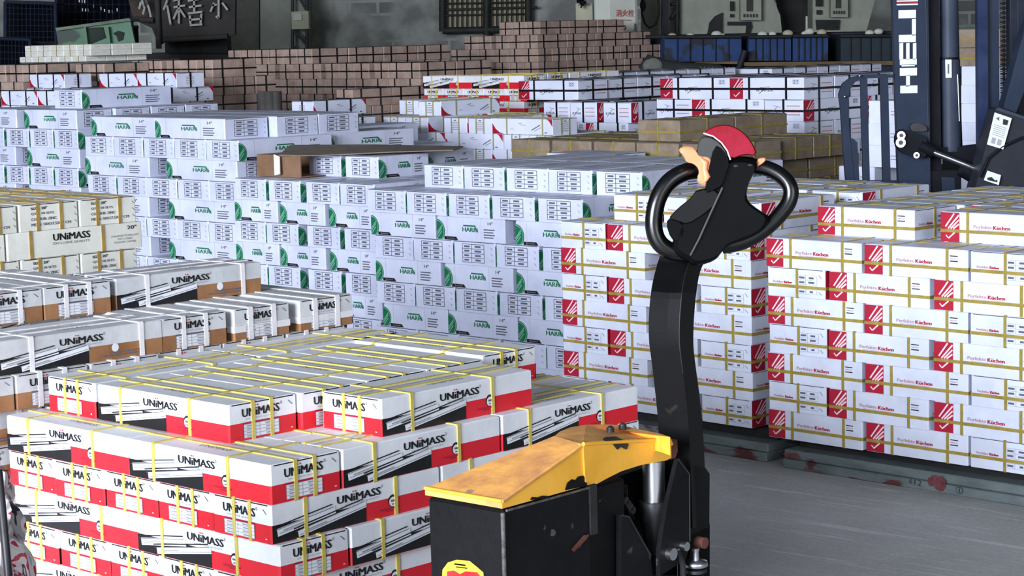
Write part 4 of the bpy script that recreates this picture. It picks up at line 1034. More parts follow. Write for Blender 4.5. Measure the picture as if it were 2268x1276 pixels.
# red cap : domed strip
mb = MB(); cap = smooth([(1556, 294), (1574, 282), (1597, 276), (1620, 277), (1647, 292), (1668, 318), (1679, 346), (1650, 342), (1620, 354), (1614, 338), (1602, 321), (1584, 306)], 1)
pillow(mb, cap, .004, .082, RCP, .93); tpart(mb, 'red_cap')
mb = MB(); mb.tube([hp(x, y, .044) for x, y in ((1558, 295), (1580, 302), (1598, 316), (1611, 334), (1618, 354))], .0016, PINK, 8); tpart(mb, 'cap_rim')
mb = MB(); 
for x, y in ((1630, 368), (1662, 366)): mb.ball(hp(x, y, .030), .0035, DKS, sc=(1.6, .5, .8))
tpart(mb, 'button_recess')
mb = MB(); lev = smooth([(1503, 334), (1508, 326), (1524, 324), (1539, 327), (1546, 340), (1552, 345), (1570, 346), (1578, 355), (1586, 363), (1583, 380), (1580, 396), (1566, 412), (1552, 409), (1543, 400), (1549, 388), (1546, 372), (1534, 362), (1520, 360), (1514, 346)], 1)
pillow(mb, lev, .030, .022, ORG, .8); mb.tube([hp(x, y, .042) for x, y in ((1551, 350), (1562, 360), (1560, 376), (1566, 392), (1560, 404))], [.003, .007, .006, .007, .003], ORG, 10); tpart(mb, 'thumb_lever')
mb = MB(); pillow(mb, smooth([(1676, 352), (1690, 348), (1698, 350), (1695, 358), (1680, 369), (1673, 370)], 1), .0, .03, ORG, .8); tpart(mb, 'thumb_lever')

# ================================================================== FORKLIFT
FD = 9.0
pwy = lambda x, y, Y: pplane(x, y, Vector((0, Y, 0)), Vector((0, 1, 0)))
fl = lambda x, y, o=0: pwy(x, y, FD-o)
FDIR = Vector((0, 1, 0))
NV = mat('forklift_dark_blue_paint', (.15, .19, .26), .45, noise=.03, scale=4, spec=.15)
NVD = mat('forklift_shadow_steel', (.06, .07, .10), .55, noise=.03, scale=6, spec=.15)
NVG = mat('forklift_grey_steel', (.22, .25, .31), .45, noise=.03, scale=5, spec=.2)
LBW = mat('label_white', (.86, .90, .90), .5, noise=.02)
base = px(2120, 600, FD+.2)
fork = empty('forklift', (base.x, base.y, 0), 'dark blue forklift with white lettering on its mast behind the crimson-end cartons', 'forklift')
def fpart(mb, name, label=None):
    o = mb.obj(name); local(o, name, fork)
    if label: o['label'] = label
    return o
def fpr(mb, pts, o, th, M): mb.prism([fl(x, y, o) for x, y in pts], FDIR*th, M)
yb = 868
mb = MB(); fpr(mb, [(1975, -330), (2052, -330), (2056, 0), (2061, 420), (2066, yb), (1998, yb), (1991, 420), (1977, 0)], 0, .05, NV)
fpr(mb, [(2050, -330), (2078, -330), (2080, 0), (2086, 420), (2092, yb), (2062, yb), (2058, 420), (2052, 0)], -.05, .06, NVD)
mb.tube([fl(2049, -100, .002), fl(2054, 200, .002), fl(2057, 330, .002)], .0025, NVG, 6)
rail = fpart(mb, 'mast_rail')
mb = MB()
def lt(x0, y0, x1, y1, k=0): mb.prism([fl(x0, y0, .004), fl(x1, y0-1, .004), fl(x1+k, y1-1, .004), fl(x0+k, y1, .004)], FDIR*.003, LBW)
lt(1994, 190, 2032, 207); lt(2007, 167, 2015.5, 192); lt(1993, 151, 2031, 168)
lt(1993, 131, 2030.5, 144); lt(1997, 143, 2026, 147.5); lt(1992, 96, 2000.4, 132); lt(2007, 96, 2014.5, 132); lt(2022, 96, 2029.6, 132)
lt(1991, 77.5, 2028.5, 94); lt(2020, 42.5, 2028.7, 79); lt(1990, 22.6, 2028.7, 41)
for i in range(3): mb.prism([fl(1986+j, 12-i*8-k_, .004) for j, k_ in ((0, 0), (47, 1), (47, 4), (0, 3))], FDIR*.003, LBW); mb.prism([fl(1986+j, 8.5-i*8-k_, .0045) for j, k_ in ((0, 0), (47, 1), (47, 4), (0, 3))], FDIR*.003, CRIM)
o = mb.obj('lettering'); o.parent = rail; o['label'] = 'white upright letters'
mb = MB(); fpr(mb, [(2163, -330), (2186, -330), (2190, 420), (2196, yb), (2170, yb), (2165, 0)], 0, .05, mat('forklift_blue_edge', (.13, .18, .30), .45, spec=.15))
fpr(mb, [(2186, -330), (2211, -330), (2212, 0), (2214, 260), (2222, yb), (2196, yb), (2188, 200)], -.03, .06, NV); fpart(mb, 'mast_rail')
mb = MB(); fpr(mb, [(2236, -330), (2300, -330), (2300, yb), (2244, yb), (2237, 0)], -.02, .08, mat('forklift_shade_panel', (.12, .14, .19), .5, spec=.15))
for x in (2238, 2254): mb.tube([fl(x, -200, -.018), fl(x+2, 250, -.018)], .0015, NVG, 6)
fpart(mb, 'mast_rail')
mb = MB()
for i in range(64):
    y = -60+i*5.2; mb.box(tuple(fl(2222, y, -.02)), (.022, .014, .0075 if i % 2 else .0045), NVD if i % 2 else DKS)
mb.tube([fl(2222, -330, -.03), fl(2224, 300, -.03)], .006, NVD, 8); fpart(mb, 'lift_chain')
mb = MB()
q1 = fl(2098, -330, -.10); q2 = fl(2103, 132, -.10); q3 = fl(2106, 335, -.10)
mb.tube([q1, q2], .040, NVG, 24); mb.tube([q2+Vector((0, 0, 0)), q3], .045, NVG, 24); mb.tube([fl(2100, 127, -.10), fl(2100, 132, -.10)], .047, NVD, 24)
cyl = fpart(mb, 'lift_cylinder')
mb = MB(); mb.prism([fl(2093.5, 132, -.045), fl(2107.5, 132, -.045), fl(2108, 172, -.045), fl(2094.5, 172.5, -.045)], FDIR*.002, LBW)
mb.prism([fl(2099, 142, -.043), fl(2102, 142, -.043), fl(2102, 163, -.043), fl(2099, 163, -.043)], FDIR*.001, INK); o = mb.obj('name_plate'); o.parent = cyl; o['label'] = 'small white plate'
mb = MB(); mb.tube([fl(2121, 165, -.06), fl(2125, 268, -.06)], .0035, CHR, 8); mb.tube([fl(2116, -100, -.1), fl(2122, 160, -.1), fl(2128, 330, -.1)], .008, NVD, 8); fpart(mb, 'hydraulic_hose')
# crossmember, carriage
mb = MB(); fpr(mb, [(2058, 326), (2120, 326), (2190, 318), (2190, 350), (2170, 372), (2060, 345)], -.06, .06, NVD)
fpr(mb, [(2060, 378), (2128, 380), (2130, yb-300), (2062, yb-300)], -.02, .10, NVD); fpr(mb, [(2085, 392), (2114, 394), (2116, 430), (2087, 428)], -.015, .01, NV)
fpart(mb, 'carriage')
mb = MB(); fpr(mb, smooth([(1986, 296), (2000, 286), (2018, 292), (2050, 300), (2056, 330), (2048, 352), (2020, 346), (1998, 340), (1985, 322)], 1), .05, .06, NVD)
for x, y, r in ((1996, 300, .018), (1995, 316, .021), (2030, 344, .013)): mb.tube([fl(x, y, .05), fl(x, y, .065)], r, CHR, 20); mb.tube([fl(x, y, .065), fl(x, y, .072)], r*.5, DKS, 6)
fpr(mb, smooth([(2016, 276), (2030, 271), (2050, 278), (2056, 290), (2034, 292), (2018, 290)], 1), .03, .04, DKS)
fpart(mb, 'tilt_bracket')
mb = MB(); mb.tube([fl(2036, 322, .03), fl(2066, 336, .03)], .030, NVD, 16); mb.tube([fl(2060, 335, .03), fl(2166, 376, .03)], .0125, CHR, 16)
mb.tube([fl(2130, 372, .0), fl(2180, 400, .0), fl(2300, 446, .0)], [.036, .04, .04], NVD, 18); fpart(mb, 'tilt_cylinder')
# load backrest
mb = MB()
GB = smooth([(1893, 405), (1874, 405), (1868, 330), (1862, 240), (1858, 210), (1866, 186), (1884, 172), (1910, 165), (1960, 164), (1980, 165), (1980, 172), (1912, 174), (1894, 182), (1882, 200), (1879, 225), (1882, 300)], 0)
fpr(mb, GB, -.02, .03, NV)
for x0, x1 in ((1906, 1921), (1950, 1967)): fpr(mb, [(x0, 168), (x1, 168), (x1+6, 408), (x0+6, 408)], -.022, .025, NV)
fpr(mb, [(1880, 306), (1890, 307), (1899, 316), (1904, 404), (1880, 404)], -.024, .02, NV)
fpr(mb, [(1870, 400), (2000, 400), (2004, 470), (1876, 470)], -.02, .03, NV)
mb.ball(fl(1871, 214, .0), .006, CHR); mb.ball(fl(1904, 168, .0), .006, CHR)
fpart(mb, 'load_guard')
# pillar and hood to the right
mb = MB(); fpr(mb, [(2290, 20), (2268, 70), (2246, 150), (2222, 240), (2250, 250), (2300, 120), (2300, 20)], .10, .10, NV); fpart(mb, 'overhead_guard_pillar')
mb = MB(); fpr(mb, [(2206, 244), (2215, 240), (2290, 270), (2290, 460), (2150, 460), (2164, 400), (2182, 330)], .16, .16, mat('forklift_hood', (.17, .18, .21), .5, noise=.03, spec=.15))
fpr(mb, [(2204, 243), (2212, 238), (2292, 266), (2292, 272), (2212, 246)], .17, .02, NVG)
mb.tube([fl(2170, 392, .175), fl(2190, 350, .175), (fl(2220, 325, .175)), fl(2262, 306, .175), fl(2290, 300, .175)], .006, NVD, 8)
hood = fpart(mb, 'hood')
mb = MB(); mb.prism([fl(x, y, .18) for x, y in ((2203, 249), (2241, 262), (2222, 331), (2186, 320))], FDIR*.002, LBW)
def q4(u, v): 
    a = Vector((2203, 249)).lerp(Vector((2241, 262)), u); b = Vector((2186, 320)).lerp(Vector((2222, 331)), u); return a.lerp(b, v)
mb.prism([fl(*q4(a, b), .183) for a, b in ((.55, .10), (.85, .10), (.85, .25), (.6, .27))], FDIR*.001, BLK); mb.prism([fl(*q4(a, b), .183) for a, b in ((.15, .16), (.3, .08), (.35, .2))], FDIR*.001, INK)
for i in range(6): mb.prism([fl(*q4(a, b+.34+i*.06), .183) for a, b in ((.15, 0), (.85, 0), (.85, .02), (.15, .02))], FDIR*.001, INK2)
for a0 in (.2, .55): mb.prism([fl(*q4(a, b), .183) for a, b in ((a0, .74), (a0+.22, .74), (a0+.22, .92), (a0, .92))], FDIR*.001, INK2)
o = mb.obj('warning_label'); o.parent = hood; o['label'] = 'white warning label with black symbols'
mb = MB(); mb.prism([fl(x, y, .18) for x, y in ((2187, 378), (2217, 388), (2212, 410), (2179, 399))], FDIR*.002, LBW)
mb.prism([fl(x, y, .183) for x, y in ((2186, 394), (2196, 392), (2204, 400), (2208, 398), (2209, 404), (2188, 399))], FDIR*.001, BLK)
o = mb.obj('rating_label'); o.parent = hood; o['label'] = 'small white label with black emblem'
mb = MB(); ch = px(2260, 600, FD+.75); mb.box((ch.x+.25, ch.y+.35, .42), (1.0, 1.1, .60), NVD, r=.03); fpart(mb, 'chassis')
for q in ((-.10, -.05), (.60, -.05), (-.10, .75), (.60, .75)):
    mb = MB(); c = Vector((ch.x+q[0], ch.y+q[1], .20)); mb.tube([c-Vector((.06, 0, 0)), c+Vector((.06, 0, 0))], .20, BKP, 28); fpart(mb, 'wheel')

# ================================================================== CRUMPLED PRINTED SACK, bottom left
def sack():
    M = bpy.data.materials.new('printed_sack'); M.use_nodes = True; N = M.node_tree.nodes; K = M.node_tree.links; b = N['Principled BSDF']; b.inputs['Roughness'].default_value = .4
    tc = N.new('ShaderNodeTexCoord'); mp = N.new('ShaderNodeMapping'); mp.inputs['Scale'].default_value = (9, 9, 4.5); mp.inputs['Rotation'].default_value = (.4, .6, .2); K.new(tc.outputs['Object'], mp.inputs[0])
    n = N.new('ShaderNodeTexNoise'); n.inputs['Scale'].default_value = 1.6; n.inputs['Distortion'].default_value = 1.6; n.inputs['Detail'].default_value = 2; K.new(mp.outputs[0], n.inputs['Vector'])
    r = N.new('ShaderNodeValToRGB'); r.color_ramp.interpolation = 'CONSTANT'; K.new(n.outputs[0], r.inputs[0]); e = r.color_ramp.elements
    e[0].position = 0; e[0].color = (*lin((.16, .15, .16)), 1); e[1].position = .38; e[1].color = (*lin((.62, .61, .63)), 1)
    for p, c in ((.46, (.80, .79, .80)), (.55, (.68, .12, .24)), (.60, (.84, .78, .80)), (.66, (.30, .28, .30)), (.70, (.78, .77, .78))):
        k = e.new(p); k.color = (*lin(c), 1)
    K.new(r.outputs[0], b.inputs['Base Color'])
    mb = MB(); D = 3.75; n1, n2 = 30, 40; vs = []
    edge = [(990, 4), (1020, 14), (1045, 24), (1080, 31), (1130, 43), (1180, 52), (1230, 62), (1290, 72), (1500, 90), (1900, 95)]
    def ex(y):
        for (y0, x0), (y1, x1) in zip(edge, edge[1:]):
            if y <= y1: return x0+(x1-x0)*max(0, y-y0)/(y1-y0)
        return 95
    zb = 0.0
    for i in range(n1+1):
        y = 990+(1700-990)*(i/n1)**1.3; xr = ex(y); c = px(xr, y, D); hw = .16
        for k in range(n2):
            a = 2*math.pi*k/n2; fold = .012*math.sin(a*7+i*.5)+.008*math.sin(a*13-i*.9)
            rr = (.10+.05*i/n1)+fold; sc = min(1, (i+.6)/4)
            vs.append((c.x-.12-.03*i/n1+(rr*1.0)*sc*math.cos(a)+(.0 if i else 0), c.y+rr*sc*math.sin(a), max(0.002, c.z)))
    mb.add(vs, [(i*n2+k, i*n2+(k+1) % n2, (i+1)*n2+(k+1) % n2, (i+1)*n2+k) for i in range(n1) for k in range(n2)]+[tuple(range(n2)), tuple(range(n1*n2, (n1+1)*n2))], M, False)
    o = mb.obj('printed_sack', recenter=True); tag(o, 'crumpled grey, red and white printed sack at the lower left edge', 'sack')
sack()
mb = MB(); mb.tube([px(-4, 1040, 3.5), px(6, 1140, 3.5), px(20, 1290, 3.5), px(70, 1640, 3.3)], .007, DKS, 10); q = px(70, 1640, 3.3); mb.tube([q, (q.x, q.y, .0)], .007, DKS, 10)
o = mb.obj('steel_rod', recenter=True); tag(o, 'thin dark steel rod leaning before the crumpled sack', 'rod')

# ================================================================== BACKGROUND
px = pwy   # from here on the third number is the distance into the hall
def bp(mb, pts, D, th, M): mb.prism([px(x, y, D) for x, y in pts], (0, th, 0), M)
def ground(mb, x, y0, D, r, M):
    a = px(x, y0, D); mb.tube([a, (a.x, a.y, 0)], r, M, 8)
def thing(name, label, cat, x, D, group=None):
    p = px(x, 100, D); return empty(name, (p.x, p.y, 0), label, cat, group)
def bpart(mb, name, e): o = mb.obj(name); return local(o, name, e)
NAVY = mat('navy_cage_steel', (.13, .16, .22), .6, noise=.03, spec=.1); NAVB = mat('navy_cage_sheet', (.04, .05, .085), .8, noise=.015, spec=.05)
GRNB = mat('green_bin_paint', (.31, .48, .37), .6, noise=.06, scale=4, spots=((.16, .24, .20), 2.3, .60))
DRK = mat('sooty_steel', (.19, .18, .17), .85, noise=.05, scale=4, spots=((.27, .22, .18), 3, .62))
CHL = mat('faded_white_paint', (.62, .62, .60), .8, noise=.08, scale=10, spots=((.3, .3, .29), 7, .62))
PLA = mat('plaster_column', (.52, .54, .50), .8, noise=.06, scale=2.5)
PLD = mat('plaster_dark', (.36, .37, .33), .85, noise=.07, scale=2)
BEI = mat('beige_enamel', (.66, .66, .56), .6, noise=.04, scale=5)
CAB = mat('cabinet_white', (.74, .76, .71), .55, noise=.04, scale=3)
MCH = mat('machine_grey_green', (.52, .54, .48), .6, noise=.06, scale=3, spots=((.36, .37, .33), 3, .62))
BLU = mat('rack_blue', (.03, .20, .40), .7, noise=.04, scale=6, spots=((.04, .08, .13), 4, .55)); BLD = mat('rack_dark', (.05, .07, .10), .7); OCH = mat('ochre_beam', (.40, .31, .18), .7, noise=.06)
# cages at the left
for i, (x0, y0, x1, y1, D, lab) in enumerate(((12, 4, 122, 95, 21, 'dark navy wire cage in upper left corner'), (-30, 84, 66, 190, 20.4, 'dark navy wire cage below the corner cage'), (125, -60, 290, 60, 22, 'dark navy crate with bright slots above green bin'))):
    e = thing('wire_cage', lab, 'cage', (x0+x1)/2, D)
    mb = MB(); bp(mb, [(x0, y0), (x1, y0+4), (x1+2, y1), (x0, y1)], D+.35, .03, NAVB)
    a = px(x0, y1, D+.35); b = px(x1, y1, D+.38); mb.box(((a.x+b.x)/2, a.y+.25, a.z/2), (b.x-a.x, .45, a.z-.002), NAVB); bpart(mb, 'back_sheet', e)
    mb = MB(); P = [px(x0, y0, D), px(x1, y0+4, D), px(x1+2, y1, D), px(x0, y1, D)]
    for k in range(4): mb.tube([P[k], P[(k+1) % 4]], .02, NAVY, 6); mb.tube([P[k], P[k]+Vector((0, .35, 0))], .015, NAVY, 6)
    for t in (0, 1): q = P[3-t]; mb.tube([q, (q.x, q.y, 0)], .02, NAVY, 6)
    bpart(mb, 'frame', e)
    mb = MB()
    for k in range(1, 12): t = k/12; mb.tube([P[0].lerp(P[1], t), P[3].lerp(P[2], t)], .004, NAVY, 4, False)
    for k in range(1, 7): t = k/7; mb.tube([P[0].lerp(P[3], t), P[1].lerp(P[2], t)], .004, NAVY, 4, False)
    bpart(mb, 'wire_mesh', e)
    if i == 2:
        mb = MB(); 
        for x, y in ((174, 2), (180, 3), (186, 4), (206, 14), (181, 22), (188, 23), (193, 23), (222, 19), (230, 24), (240, 26), (248, 27), (258, 22)): mb.prism([px(x+a, y+b, D+.33) for a, b in ((0, -4), (2.4, -4), (2.8, 3), (.6, 3))], (0, .02, 0), LBW)
        bpart(mb, 'slots', e)
e = thing('green_bin', 'faded green steel bin tilted above the cream cartons', 'bin', 210, 19)
mb = MB(); bp(mb, [(124, 66), (288, 44), (300, 100), (130, 108)], 19, .05, GRNB); bp(mb, [(122, 62), (286, 40), (290, 46), (126, 68)], 18.95, .5, mat('bin_rim', (.40, .46, .38), .7)); 
a = px(130, 104, 19); b = px(300, 98, 19); mb.box(((a.x+b.x)/2, a.y+.3, a.z/2-.02), (b.x-a.x, .5, a.z-.06), GRNB); bpart(mb, 'body', e)
for x, w2 in ((185, 5), (236, 4)): mb = MB(); bp(mb, [(x, 60), (x+w2, 59), (x+w2+5, 102), (x+5, 103)], 18.93, .05, GRNB); bpart(mb, 'rib', e)
mb = MB(); bp(mb, [(196, 62), (228, 60), (234, 84), (200, 98)], 18.985, .01, mat('soot_stain', (.15, .19, .17), .9)); bp(mb, [(250, 74), (262, 68), (275, 72), (272, 88), (262, 92), (258, 80)], 18.985, .01, MATS['soot_stain']); bpart(mb, 'stain', e)
# lettered steel hopper
e = thing('steel_hopper', 'sooty steel hopper wall with large white painted characters', 'hopper', 430, 21)
mb = MB(); bp(mb, [(345, -60), (522, -60), (520, 76), (500, 82), (368, 90), (352, 100)], 21, .12, DRK); bp(mb, [(268, -60), (350, -60), (352, 100), (336, 62), (296, 44)], 21.1, .1, DRK)
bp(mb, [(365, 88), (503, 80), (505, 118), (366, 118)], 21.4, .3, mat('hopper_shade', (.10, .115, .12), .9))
a = px(300, 118, 21.4); b = px(505, 118, 21.4); mb.box(((a.x+b.x)/2, 21.8, a.z/2), (b.x-a.x, .6, a.z-.004), DRK); bpart(mb, 'body', e)
mb = MB(); 
for p in ([(346, -60), (352, 108)], [(364, 88), (504, 80)], [(296, 42), (340, 44)]): mb.tube([px(p[0][0], p[0][1], 20.97), px(p[1][0], p[1][1], 20.97)], .03, DRK, 6)
bpart(mb, 'edge_rail', e)
def stroke(pts, wpx, D=20.93): 
    for (x0, y0), (x1, y1) in zip(pts, pts[1:]):
        d = Vector((x1-x0, y1-y0)); d.normalize(); n_ = Vector((-d.y, d.x))*wpx/2
        mb.prism([px(x0+n_.x, y0+n_.y, D), px(x1+n_.x, y1+n_.y, D), px(x1-n_.x, y1-n_.y, D), px(x0-n_.x, y0-n_.y, D)], (0, .01, 0), CHL)
CH4 = [[[(314, 0), (320, 18), (316, 32)], [(322, -2), (330, 20), (334, 38)], [(312, 4), (308, 20)]],
 [[(372, -4), (362, 22)], [(370, 12), (378, 56)], [(382, 2), (404, -4)], [(384, 16), (410, 12)], [(396, -6), (396, 52)], [(394, 20), (384, 42)], [(398, 20), (410, 38)]],
 [[(416, 2), (440, -2)], [(418, 16), (446, 12)], [(430, -6), (430, 26)], [(416, 30), (448, 26)], [(420, 34), (422, 54)], [(446, 30), (444, 52)], [(420, 44), (446, 42)], [(420, 56), (448, 54)]],
 [[(484, -6), (484, 40), (478, 36)], [(474, 6), (466, 26)], [(492, 6), (504, 22)], [(470, 12), (480, 10)]]]
for grp in CH4:
    mb = MB()
    for s_ in grp: stroke(s_, 4.5)
    bpart(mb, 'painted_character', e)
# wall trims, column
mb = MB(); bp(mb, [(522, -400), (596, -400), (596, 900), (522, 900)], 26.6, .35, PLD); o = mb.obj('trim_1', recenter=True); tag(o, 'dark plaster pier on the back wall', None, None, 'structure')
mb = MB(); bp(mb, [(598, -400), (700, -400), (700, 900), (598, 900)], 26.3, .65, PLA); o = mb.obj('trim_2', recenter=True); tag(o, 'pale plaster column on the back wall', None, None, 'structure')
for nm in ('trim_1', 'trim_2'):
    o = bpy.data.objects[nm]
    zz = min(v.co.z for v in o.data.vertices)+o.location.z; o.location.z -= zz-.0 if zz < 0 else 0
e = thing('electrical_box', 'beige electrical box on a dark lattice bracket on the pale column', 'electrical box', 663, 26)
mb = MB(); bp(mb, [(645, 26), (683, 24), (684, 64), (646, 65)], 26.0, .25, BEI); bp(mb, [(650, 30), (668, 30), (668, 45), (650, 45)], 25.97, .03, CAB); bpart(mb, 'box', e)
mb = MB(); LS = mat('lattice_steel', (.17, .19, .20), .6)
for x in (648, 680): mb.tube([px(x, -60, 26.15), px(x, 160, 26.15)], .022, LS, 6)
for y0, y1 in ((-30, 24), (64, 100), (100, 140)): mb.tube([px(648, y0, 26.15), px(680, y1, 26.15)], .018, LS, 6)
a = px(648, 160, 26.15); b = px(680, 160, 26.15)
for q in (a, b): mb.tube([q, (q.x, q.y, 0)], .022, LS, 6)
bpart(mb, 'lattice_bracket', e)
# window
WD = 26.93
wf = mat('window_frame_dark', (.13, .14, .13), .7); slat = mat('pale_slats', (.66, .63, .52), .7, noise=.05, scale=8, stretch=(14, 1, 1)); 
a = px(985, -120, WD); b = px(1166, 66, WD)
e = empty('window_1', ((a.x+b.x)/2, WD, b.z), None, None); tag(e, 'barred window with pale slats behind in the back wall', None, None, 'structure')
mb = MB(); bp(mb, [(985, -120), (1166, -120), (1166, 64), (985, 68)], WD-.06, .06, slat); o = local(mb.obj('shutter_slats'), '', e)
mb = MB()
for p in (((980, -120), (980, 70)), ((1170, -120), (1170, 66)), ((1078, -120), (1078, 78)), ((980, 68), (1172, 64)), ((980, 22), (1190, 16)), ((985, -30), (1166, -30))):
    w_ = .05 if p[0][0] in (980, 1170, 1078) else .035; mb.tube([px(*p[0], WD-.12), px(*p[1], WD-.12)], w_ if p[0][1] != 22 else .018, wf, 6)
local(mb.obj('window_frame'), '', e)
mb = MB()
for x in range(990, 1166, 11): mb.tube([px(x, -120, WD-.13), px(x, 66, WD-.13)], .010, wf, 5, False)
for y in (8, 34): mb.tube([px(985, y, WD-.14), px(1166, y-3, WD-.14)], .012, wf, 5, False)
local(mb.obj('window_bars'), '', e)
# cabinet
e = thing('hydrant_cabinet', 'tall white hydrant cabinet with red characters right of the window', 'cabinet', 1365, 20)
mb = MB(); a = px(1315, -60, 20); b = px(1414, 150, 20); mb.box(((a.x+b.x)/2, 20.2, a.z/2), (b.x-a.x, .4, a.z), CAB, r=.01); bpart(mb, 'body', e)
mb = MB(); bp(mb, [(1351, -50), (1406, -50), (1410, 145), (1353, 145)], 19.98, .02, mat('cabinet_door', (.68, .69, .65), .55, noise=.04)); door = bpart(mb, 'door', e)
RC = mat('red_characters', (.62, .22, .20), .6)
mb = MB()
def cjk(t, x0, y0, x1, y1, D, M):
    V, Fs = glyphs(t, .01); mb.add([px(x0+u*(x1-x0), y1-v*(y1-y0), D) for u, v in V], Fs, M)
cjk('消火栓', 1364, 21, 1404, 37, 19.965, RC)
for p in (((1363, 44), (1398, 45)),): mb.tube([px(*p[0], 19.97), px(*p[1], 19.97)], .003, RC, 4)
mb.tube([px(1376+10*math.cos(t*.628), 61+5.5*math.sin(t*.628), 19.97) for t in range(11)], .007, RC, 5)
o = mb.obj('red_characters'); o.parent = door
mb = MB(); ground_ = px(1410, 90, 19.95); mb.prism([px(x, y, 19.95) for x, y in ((1405, 52), (1408, 52), (1409, 68), (1406, 68))], (0, .02, 0), DKS); bpart(mb, 'handle', e)
e = thing('meter_box', 'small cream meter box beside the hydrant cabinet', 'meter box', 1294, 20.2)
mb = MB(); bp(mb, [(1275, 8), (1312, 8), (1312, 58), (1276, 52)], 20.2, .25, BEI); a = px(1300, 56, 20.4); mb.tube([a, (a.x, a.y, 0)], .03, LS, 8); bpart(mb, 'box', e)
mb = MB()
for dx, dy in ((-14, -8), (-9, 6), (-2, 12), (9, 3), (12, -9), (4, -13), (-6, -12)):
    c = px(1290, 6, 20.15); t_ = px(1290+dx, 6+dy, 20.05); mb.add([c, c.lerp(t_, .5)+Vector((.02, 0, .02)), t_, c.lerp(t_, .5)-Vector((.02, 0, .02))], [(0, 1, 2, 3)], BLD)
mb.ball(px(1290, 6, 20.15), .03, BLD); bpart(mb, 'dark_ribbon', e)
# machines
def machine(label, x, D, outline, boxes, darks):
    e = thing('press_machine', label, 'machine', x, D, None)
    mb = MB(); bp(mb, outline, D, .35, MCH); xs = [p[0] for p in outline]; a = px(min(xs)+8, 75, D+.1); b = px(max(xs)-12, 75, D+.1); mb.box(((a.x+b.x)/2, D+.3, a.z/2), (b.x-a.x, .3, a.z-.004), MCH); bpart(mb, 'body', e)
    for (x0, y0, x1, y1) in boxes:
        mb = MB(); bp(mb, [(x0, y0), (x1, y0), (x1, y1), (x0, y1)], D-.12, .12, MCH)
        for i in range(5): bp(mb, [(x0+(x1-x0)*(.15+i*.15), y1-14), (x0+(x1-x0)*(.23+i*.15), y1-14), (x0+(x1-x0)*(.23+i*.15), y1-7), (x0+(x1-x0)*(.15+i*.15), y1-7)], D-.135, .02, DRK)
        bp(mb, [(x0+(x1-x0)*.3, y0+2), (x0+(x1-x0)*.6, y0+2), (x0+(x1-x0)*.6, y1-20), (x0+(x1-x0)*.3, y1-20)], D-.135, .02, DRK); bpart(mb, 'control_box', e)
    mb = MB()
    for pts in darks: bp(mb, pts, D-.05, .06, mat('machine_recess', (.08, .09, .09), .8))
    bpart(mb, 'recess', e)
machine('grey-green press machine with control box behind the blue racks, left', 1620, 21, [(1506, -60), (1735, -60), (1714, 0), (1728, 34), (1733, 80), (1506, 80)], [(1640, -20, 1686, 45)],
        [[(1568, 72), (1572, 50), (1584, 36), (1600, 28), (1600, 78), (1566, 78)], [(1612, 48), (1664, 48), (1664, 56), (1612, 56)], [(1618, 3), (1626, 3), (1626, 24), (1618, 24)], [(1618, 31), (1625, 31), (1625, 38), (1618, 38)], [(1654, 56), (1666, 56), (1660, 76), (1652, 76)]])
machine('grey-green press machine with control box behind the blue racks, right', 1860, 21, [(1800, -60), (1960, -60), (1938, 0), (1918, 72), (1800, 80)], [(1840, -20, 1878, 38)],
        [[(1808, -6), (1822, -6), (1822, 14), (1808, 14)], [(1810, 22), (1820, 22), (1820, 32), (1810, 32)], [(1808, 44), (1860, 44), (1858, 66), (1810, 66)]])
e = thing('tall_press', 'dark tall press between the two press machines', 'machine', 1765, 21.5)
mb = MB(); bp(mb, [(1712, -60), (1806, -60), (1800, 20), (1788, 82), (1740, 82), (1733, 30)], 21.5, .3, mat('machine_recess', (.08, .09, .09), .8)); a = px(1765, 82, 21.65); mb.box((a.x, 21.65, a.z/2), (.2, .2, a.z), BLD); bpart(mb, 'body', e)
mb = MB(); mb.tube([px(1787, 36, 21.45), px(1787, 66, 21.45)], .014, CAB, 8); bpart(mb, 'white_pipe', e)
e = thing('pipe_stand', 'dark pipe stand with hanging hoses right of the hydrant cabinet', 'pipe stand', 1460, 20.8)
mb = MB(); bp(mb, [(1420, -60), (1505, -60), (1505, 80), (1420, 84)], 21.3, .05, MCH); bp(mb, [(1466, -60), (1482, -60), (1482, 84), (1466, 84)], 20.8, .1, BLD); a = px(1474, 84, 20.85); mb.box((a.x, 20.85, a.z/2), (.08, .08, a.z), BLD)
a = px(1462, 84, 21.33); mb.box((a.x, 21.33, a.z/2), (.30, .04, a.z), BLD)
for p in ([(1484, 10), (1503, 8)], [(1484, 44), (1500, 22)], [(1500, -60), (1500, 80)]): mb.tube([px(*p[0], 20.9), px(*p[1], 20.9)], .02, BLD, 6)
bpart(mb, 'stand', e)
mb = MB(); mb.tube([px(x, y, 20.7) for x, y in ((1424, 0), (1422, 30), (1428, 52), (1438, 62), (1452, 54), (1460, 30), (1458, 0))], .012, BLD, 6); mb.ball(px(1424, 12, 20.7), .05, BLD, sc=(.6, .5, 1.2)); bpart(mb, 'hose', e)
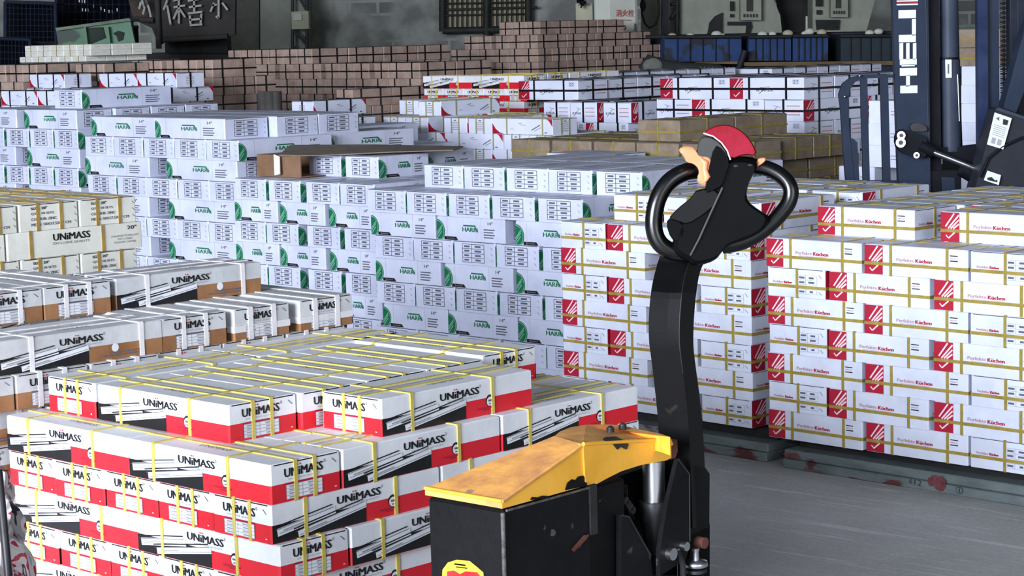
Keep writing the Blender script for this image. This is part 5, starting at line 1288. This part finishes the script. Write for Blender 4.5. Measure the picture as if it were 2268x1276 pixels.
# blue racks
def rack(x0, y0, x1, y1, lab, M):
    e = thing('blue_rack_bin', lab, 'bin', (x0+x1)/2, 18.6); mb = MB(); bp(mb, [(x0, y0), (x1, y0-1), (x1, y1), (x0, y1+1)], 18.6, .6, M); bpart(mb, 'body', e)
    mb = MB(); mb.tube([px(x0, y0, 18.57), px(x1, y0-1, 18.57)], .018, BLD, 6)
    for k in range(1, 6): mb.tube([px(x0+(x1-x0)*k/6, y0, 18.59), px(x0+(x1-x0)*k/6, y1, 18.59)], .006, BLD, 5)
    bpart(mb, 'rim', e)
rack(1472, 82, 1642, 136, 'blue bin on the rack, leftmost', BLU); rack(1658, 82, 1752, 134, 'blue bin on the rack, second from left', BLU)
rack(1756, 80, 1834, 134, 'blue bin on the rack, third from left', BLU); rack(1862, 80, 1995, 134, 'dark blue bin on the rack beside the forklift mast', mat('rack_teal', (.05, .13, .17), .7, noise=.03, scale=5))
e = thing('rack_frame', 'dark long rack with ochre beam and blue lower beam carrying the bins', 'rack', 1720, 18.8)
mb = MB(); bp(mb, [(1422, 84), (2180, 72), (2180, 170), (1422, 180)], 19.30, .1, BLD); a = px(1422, 170, 19.3); b = px(2180, 165, 19.3); mb.box(((a.x+b.x)/2, 19.3, a.z/2), (b.x-a.x, .08, a.z-.01), BLD); bpart(mb, 'back_panel', e)
mb = MB(); bp(mb, [(1540, 138), (1645, 136), (1650, 138), (2180, 133), (2180, 144), (1650, 146), (1645, 142), (1540, 141)], 18.5, .08, OCH); bpart(mb, 'ochre_beam', e)
mb = MB(); bp(mb, [(1640, 147), (2180, 146), (2180, 165), (1642, 160)], 18.55, .6, mat('beam_blue', (.02, .10, .20), .7, noise=.03)); bpart(mb, 'blue_beam', e)
mb = MB(); mb.tube([px(1430, 82, 18.9), px(1700, 77, 18.9), px(2180, 70, 18.9)], .02, BLD, 6); mb.tube([px(1650, 112, 18.5), px(1636, 152, 18.5)], .03, BLD, 6); bpart(mb, 'top_rail', e)
for i, (x, y, r) in enumerate(((1489, 80, .035), (1529, 79, .03), (1587, 76, .04), (1600, 78, .022), (1689, 76, .038), (1711, 75, .03), (1745, 74, .04), (1782, 74, .025), (1793, 70, .038), (1820, 72, .038), (1926, 73, .035), (1946, 70, .035))):
    mb = MB(); mb.ball(px(x, y, 18.75), r, CAB if i % 3 else BEI, sc=(1.2, .8, .8)); o = mb.obj('white_knob', recenter=True); tag(o, '%s small white knob from the left along the dark top rail' % ordw(i+1), 'knob', 'white knobs on the rack rail')
# cloth roll / rope
CLO = mat('grey_cloth', (.42, .43, .40), .85, noise=.08, scale=9); CLD = mat('dark_cloth', (.16, .17, .16), .9, noise=.04)
mb = MB(); c0 = [(1424, 160), (1440, 146), (1470, 150), (1510, 154), (1550, 156), (1590, 158), (1625, 168)]
P = [px(x, y, 17.8) for x, y in c0]; mb.tube(P, [.06, .10, .07, .06, .065, .06, .03], CLD, 12)
for i in range(9): 
    x = 1540+i*9; mb.tube([px(x, 166, 17.74), px(x+14, 150, 17.74)], .016, CLO, 6)
mb.ball(px(1446, 146, 17.74), .075, CLO, sc=(1.2, .6, .9)); mb.ball(px(1629, 164, 17.7), .055, CLO, sc=(1.2, .8, 1))
a = P[2]; mb.box((a.x+.25, 17.95, (a.z-.06)/2), (.8, .25, a.z-.09), BLD)
o = mb.obj('rolled_cloth', recenter=True); tag(o, 'twisted dark and grey cloth roll lying below the blue racks', 'cloth roll')
# dark rolled liners on the white cartons, left of centre
mb = MB(); 
for i, (x, r) in enumerate(((584, .035), (598, .04), (611, .035))): a = px(x, 222, 11.9); mb.tube([a-Vector((0, 0, .065)), a+Vector((0, 0, .05))], r, mat('dark_liner', (.22, .21, .20), .8), 12)
e = mb.obj('rolled_liner', recenter=True); tag(e, 'dark upright rolled liners at the end of the grey-sided carton', 'liner roll')

cull_hidden()
finish_labels()
